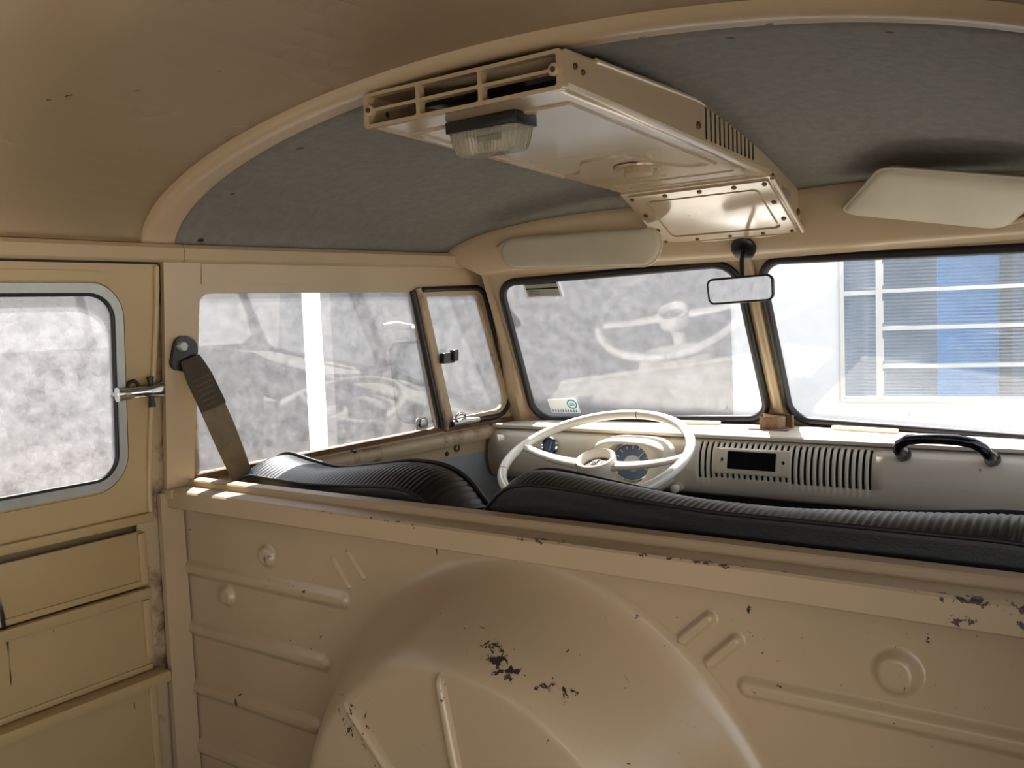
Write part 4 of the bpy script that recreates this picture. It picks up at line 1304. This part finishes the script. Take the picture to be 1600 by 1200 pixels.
o = box('wall_boundary', (-2.21, 1.690, GZ), (-2.15, 2.2, 2.2), 'cement')
struct(o, 'short grey cement wall piece in front of the bright gap', 'wall')
# louvred window
lw = empty('louvred_window', bmap(0.7, 0.67, 0), 'white metal louvred window with ribbed glass blades in the white building wall', 'window')
def wbar(name, u0, v0, u1, v1, d=0.03, w0=-0.02):
    return plate(name, rect(u0, v0, u1, v1, 0.002, 1), [], bmap, d, 'white_metal', lw, w0=w0, smooth=0)
wbar('frame_bar', WX0, WZ0, WX0 + 0.014, WZ1); wbar('frame_bar', WX1 - 0.02, WZ0, WX1, WZ1)
wbar('frame_bar', WX0 + 0.014, WZ0, WX1 - 0.02, WZ0 + 0.012); wbar('frame_bar', WX0 + 0.014, WZ1 - 0.02, WX1 - 0.02, WZ1)
wbar('mullion', 0.112, WZ0 + 0.012, 0.134, WZ1 - 0.02, 0.035)
wbar('cross_bar', WX0 + 0.014, 1.066, 0.112, 1.082)
def fluted(name, u0, v0, u1, v1, tilt, n):
    rows = []
    for j in range(n * 4 + 1):
        v = v0 + (v1 - v0) * j / (n * 4)
        w = -0.012 + tilt * (v - v0) / (v1 - v0) + 0.0016 * math.cos(math.pi / 2 * j)
        rows.append([bmap(u0, v, w), bmap((u0 + u1) / 2, v, w), bmap(u1, v, w)])
    return grid(name, rows, 'fluted', lw, smooth=60, thick=0.003)
fluted('fixed_pane', WX0 + 0.012, WZ0 + 0.01, 0.114, 1.068, 0.0, 30)
fluted('fixed_pane', WX0 + 0.012, 1.080, 0.114, WZ1 - 0.018, 0.0, 30)
lv = [0.684, 0.804, 0.942, 1.078, 1.218, 1.356, 1.482]
for i in range(len(lv) - 1):
    if i:
        b_ = wbar('louvre_bar', 0.134, lv[i] - 0.008, WX1 - 0.02, lv[i] + 0.006, 0.03, -0.012)
    fluted('louvre_blade', 0.136, lv[i] + 0.006, WX1 - 0.02, lv[i + 1] - 0.008, 0.016, 10)
    box('blade_clip', (0.130, lv[i] + 0.02, -0.004), (0.138, lv[i] + 0.10, 0.014), 'white_metal', lw, mapf=lambda u, v, w: bmap(u, v, w))
o = plate('wall_room', [Vector(p) for p in [(-0.4, GZ), (5.5, GZ), (5.5, 3.0), (-0.4, 3.0)]], [], bmap, -0.05, 'room', w0=-1.6)
struct(o, 'dim room wall behind the louvred window', 'wall')
o = plate('ceiling_room', [Vector(p) for p in [(-0.4, 0.2), (5.5, 0.2), (5.5, 1.65), (-0.4, 1.65)]], [], lambda u, v, w: bmap(u, 3.0 + w, -v), 0.1, 'room')
struct(o, 'ceiling of the room behind the louvred window', 'ceiling')
bb = empty('blue_door', bmap(0.8, GZ, -0.8), 'blue door leaf seen through the ribbed louvre glass', 'door')
plate('door_leaf', rect(0.34, GZ, 0.565, 1.40, 0.002, 1), [], bmap, -0.04, 'blue', bb, w0=-0.55, smooth=0)
plate('door_jamb', rect(0.565, GZ, 0.61, 1.42, 0.002, 1), [], bmap, -0.05, 'rubber_floor', bb, w0=-0.53, smooth=0)
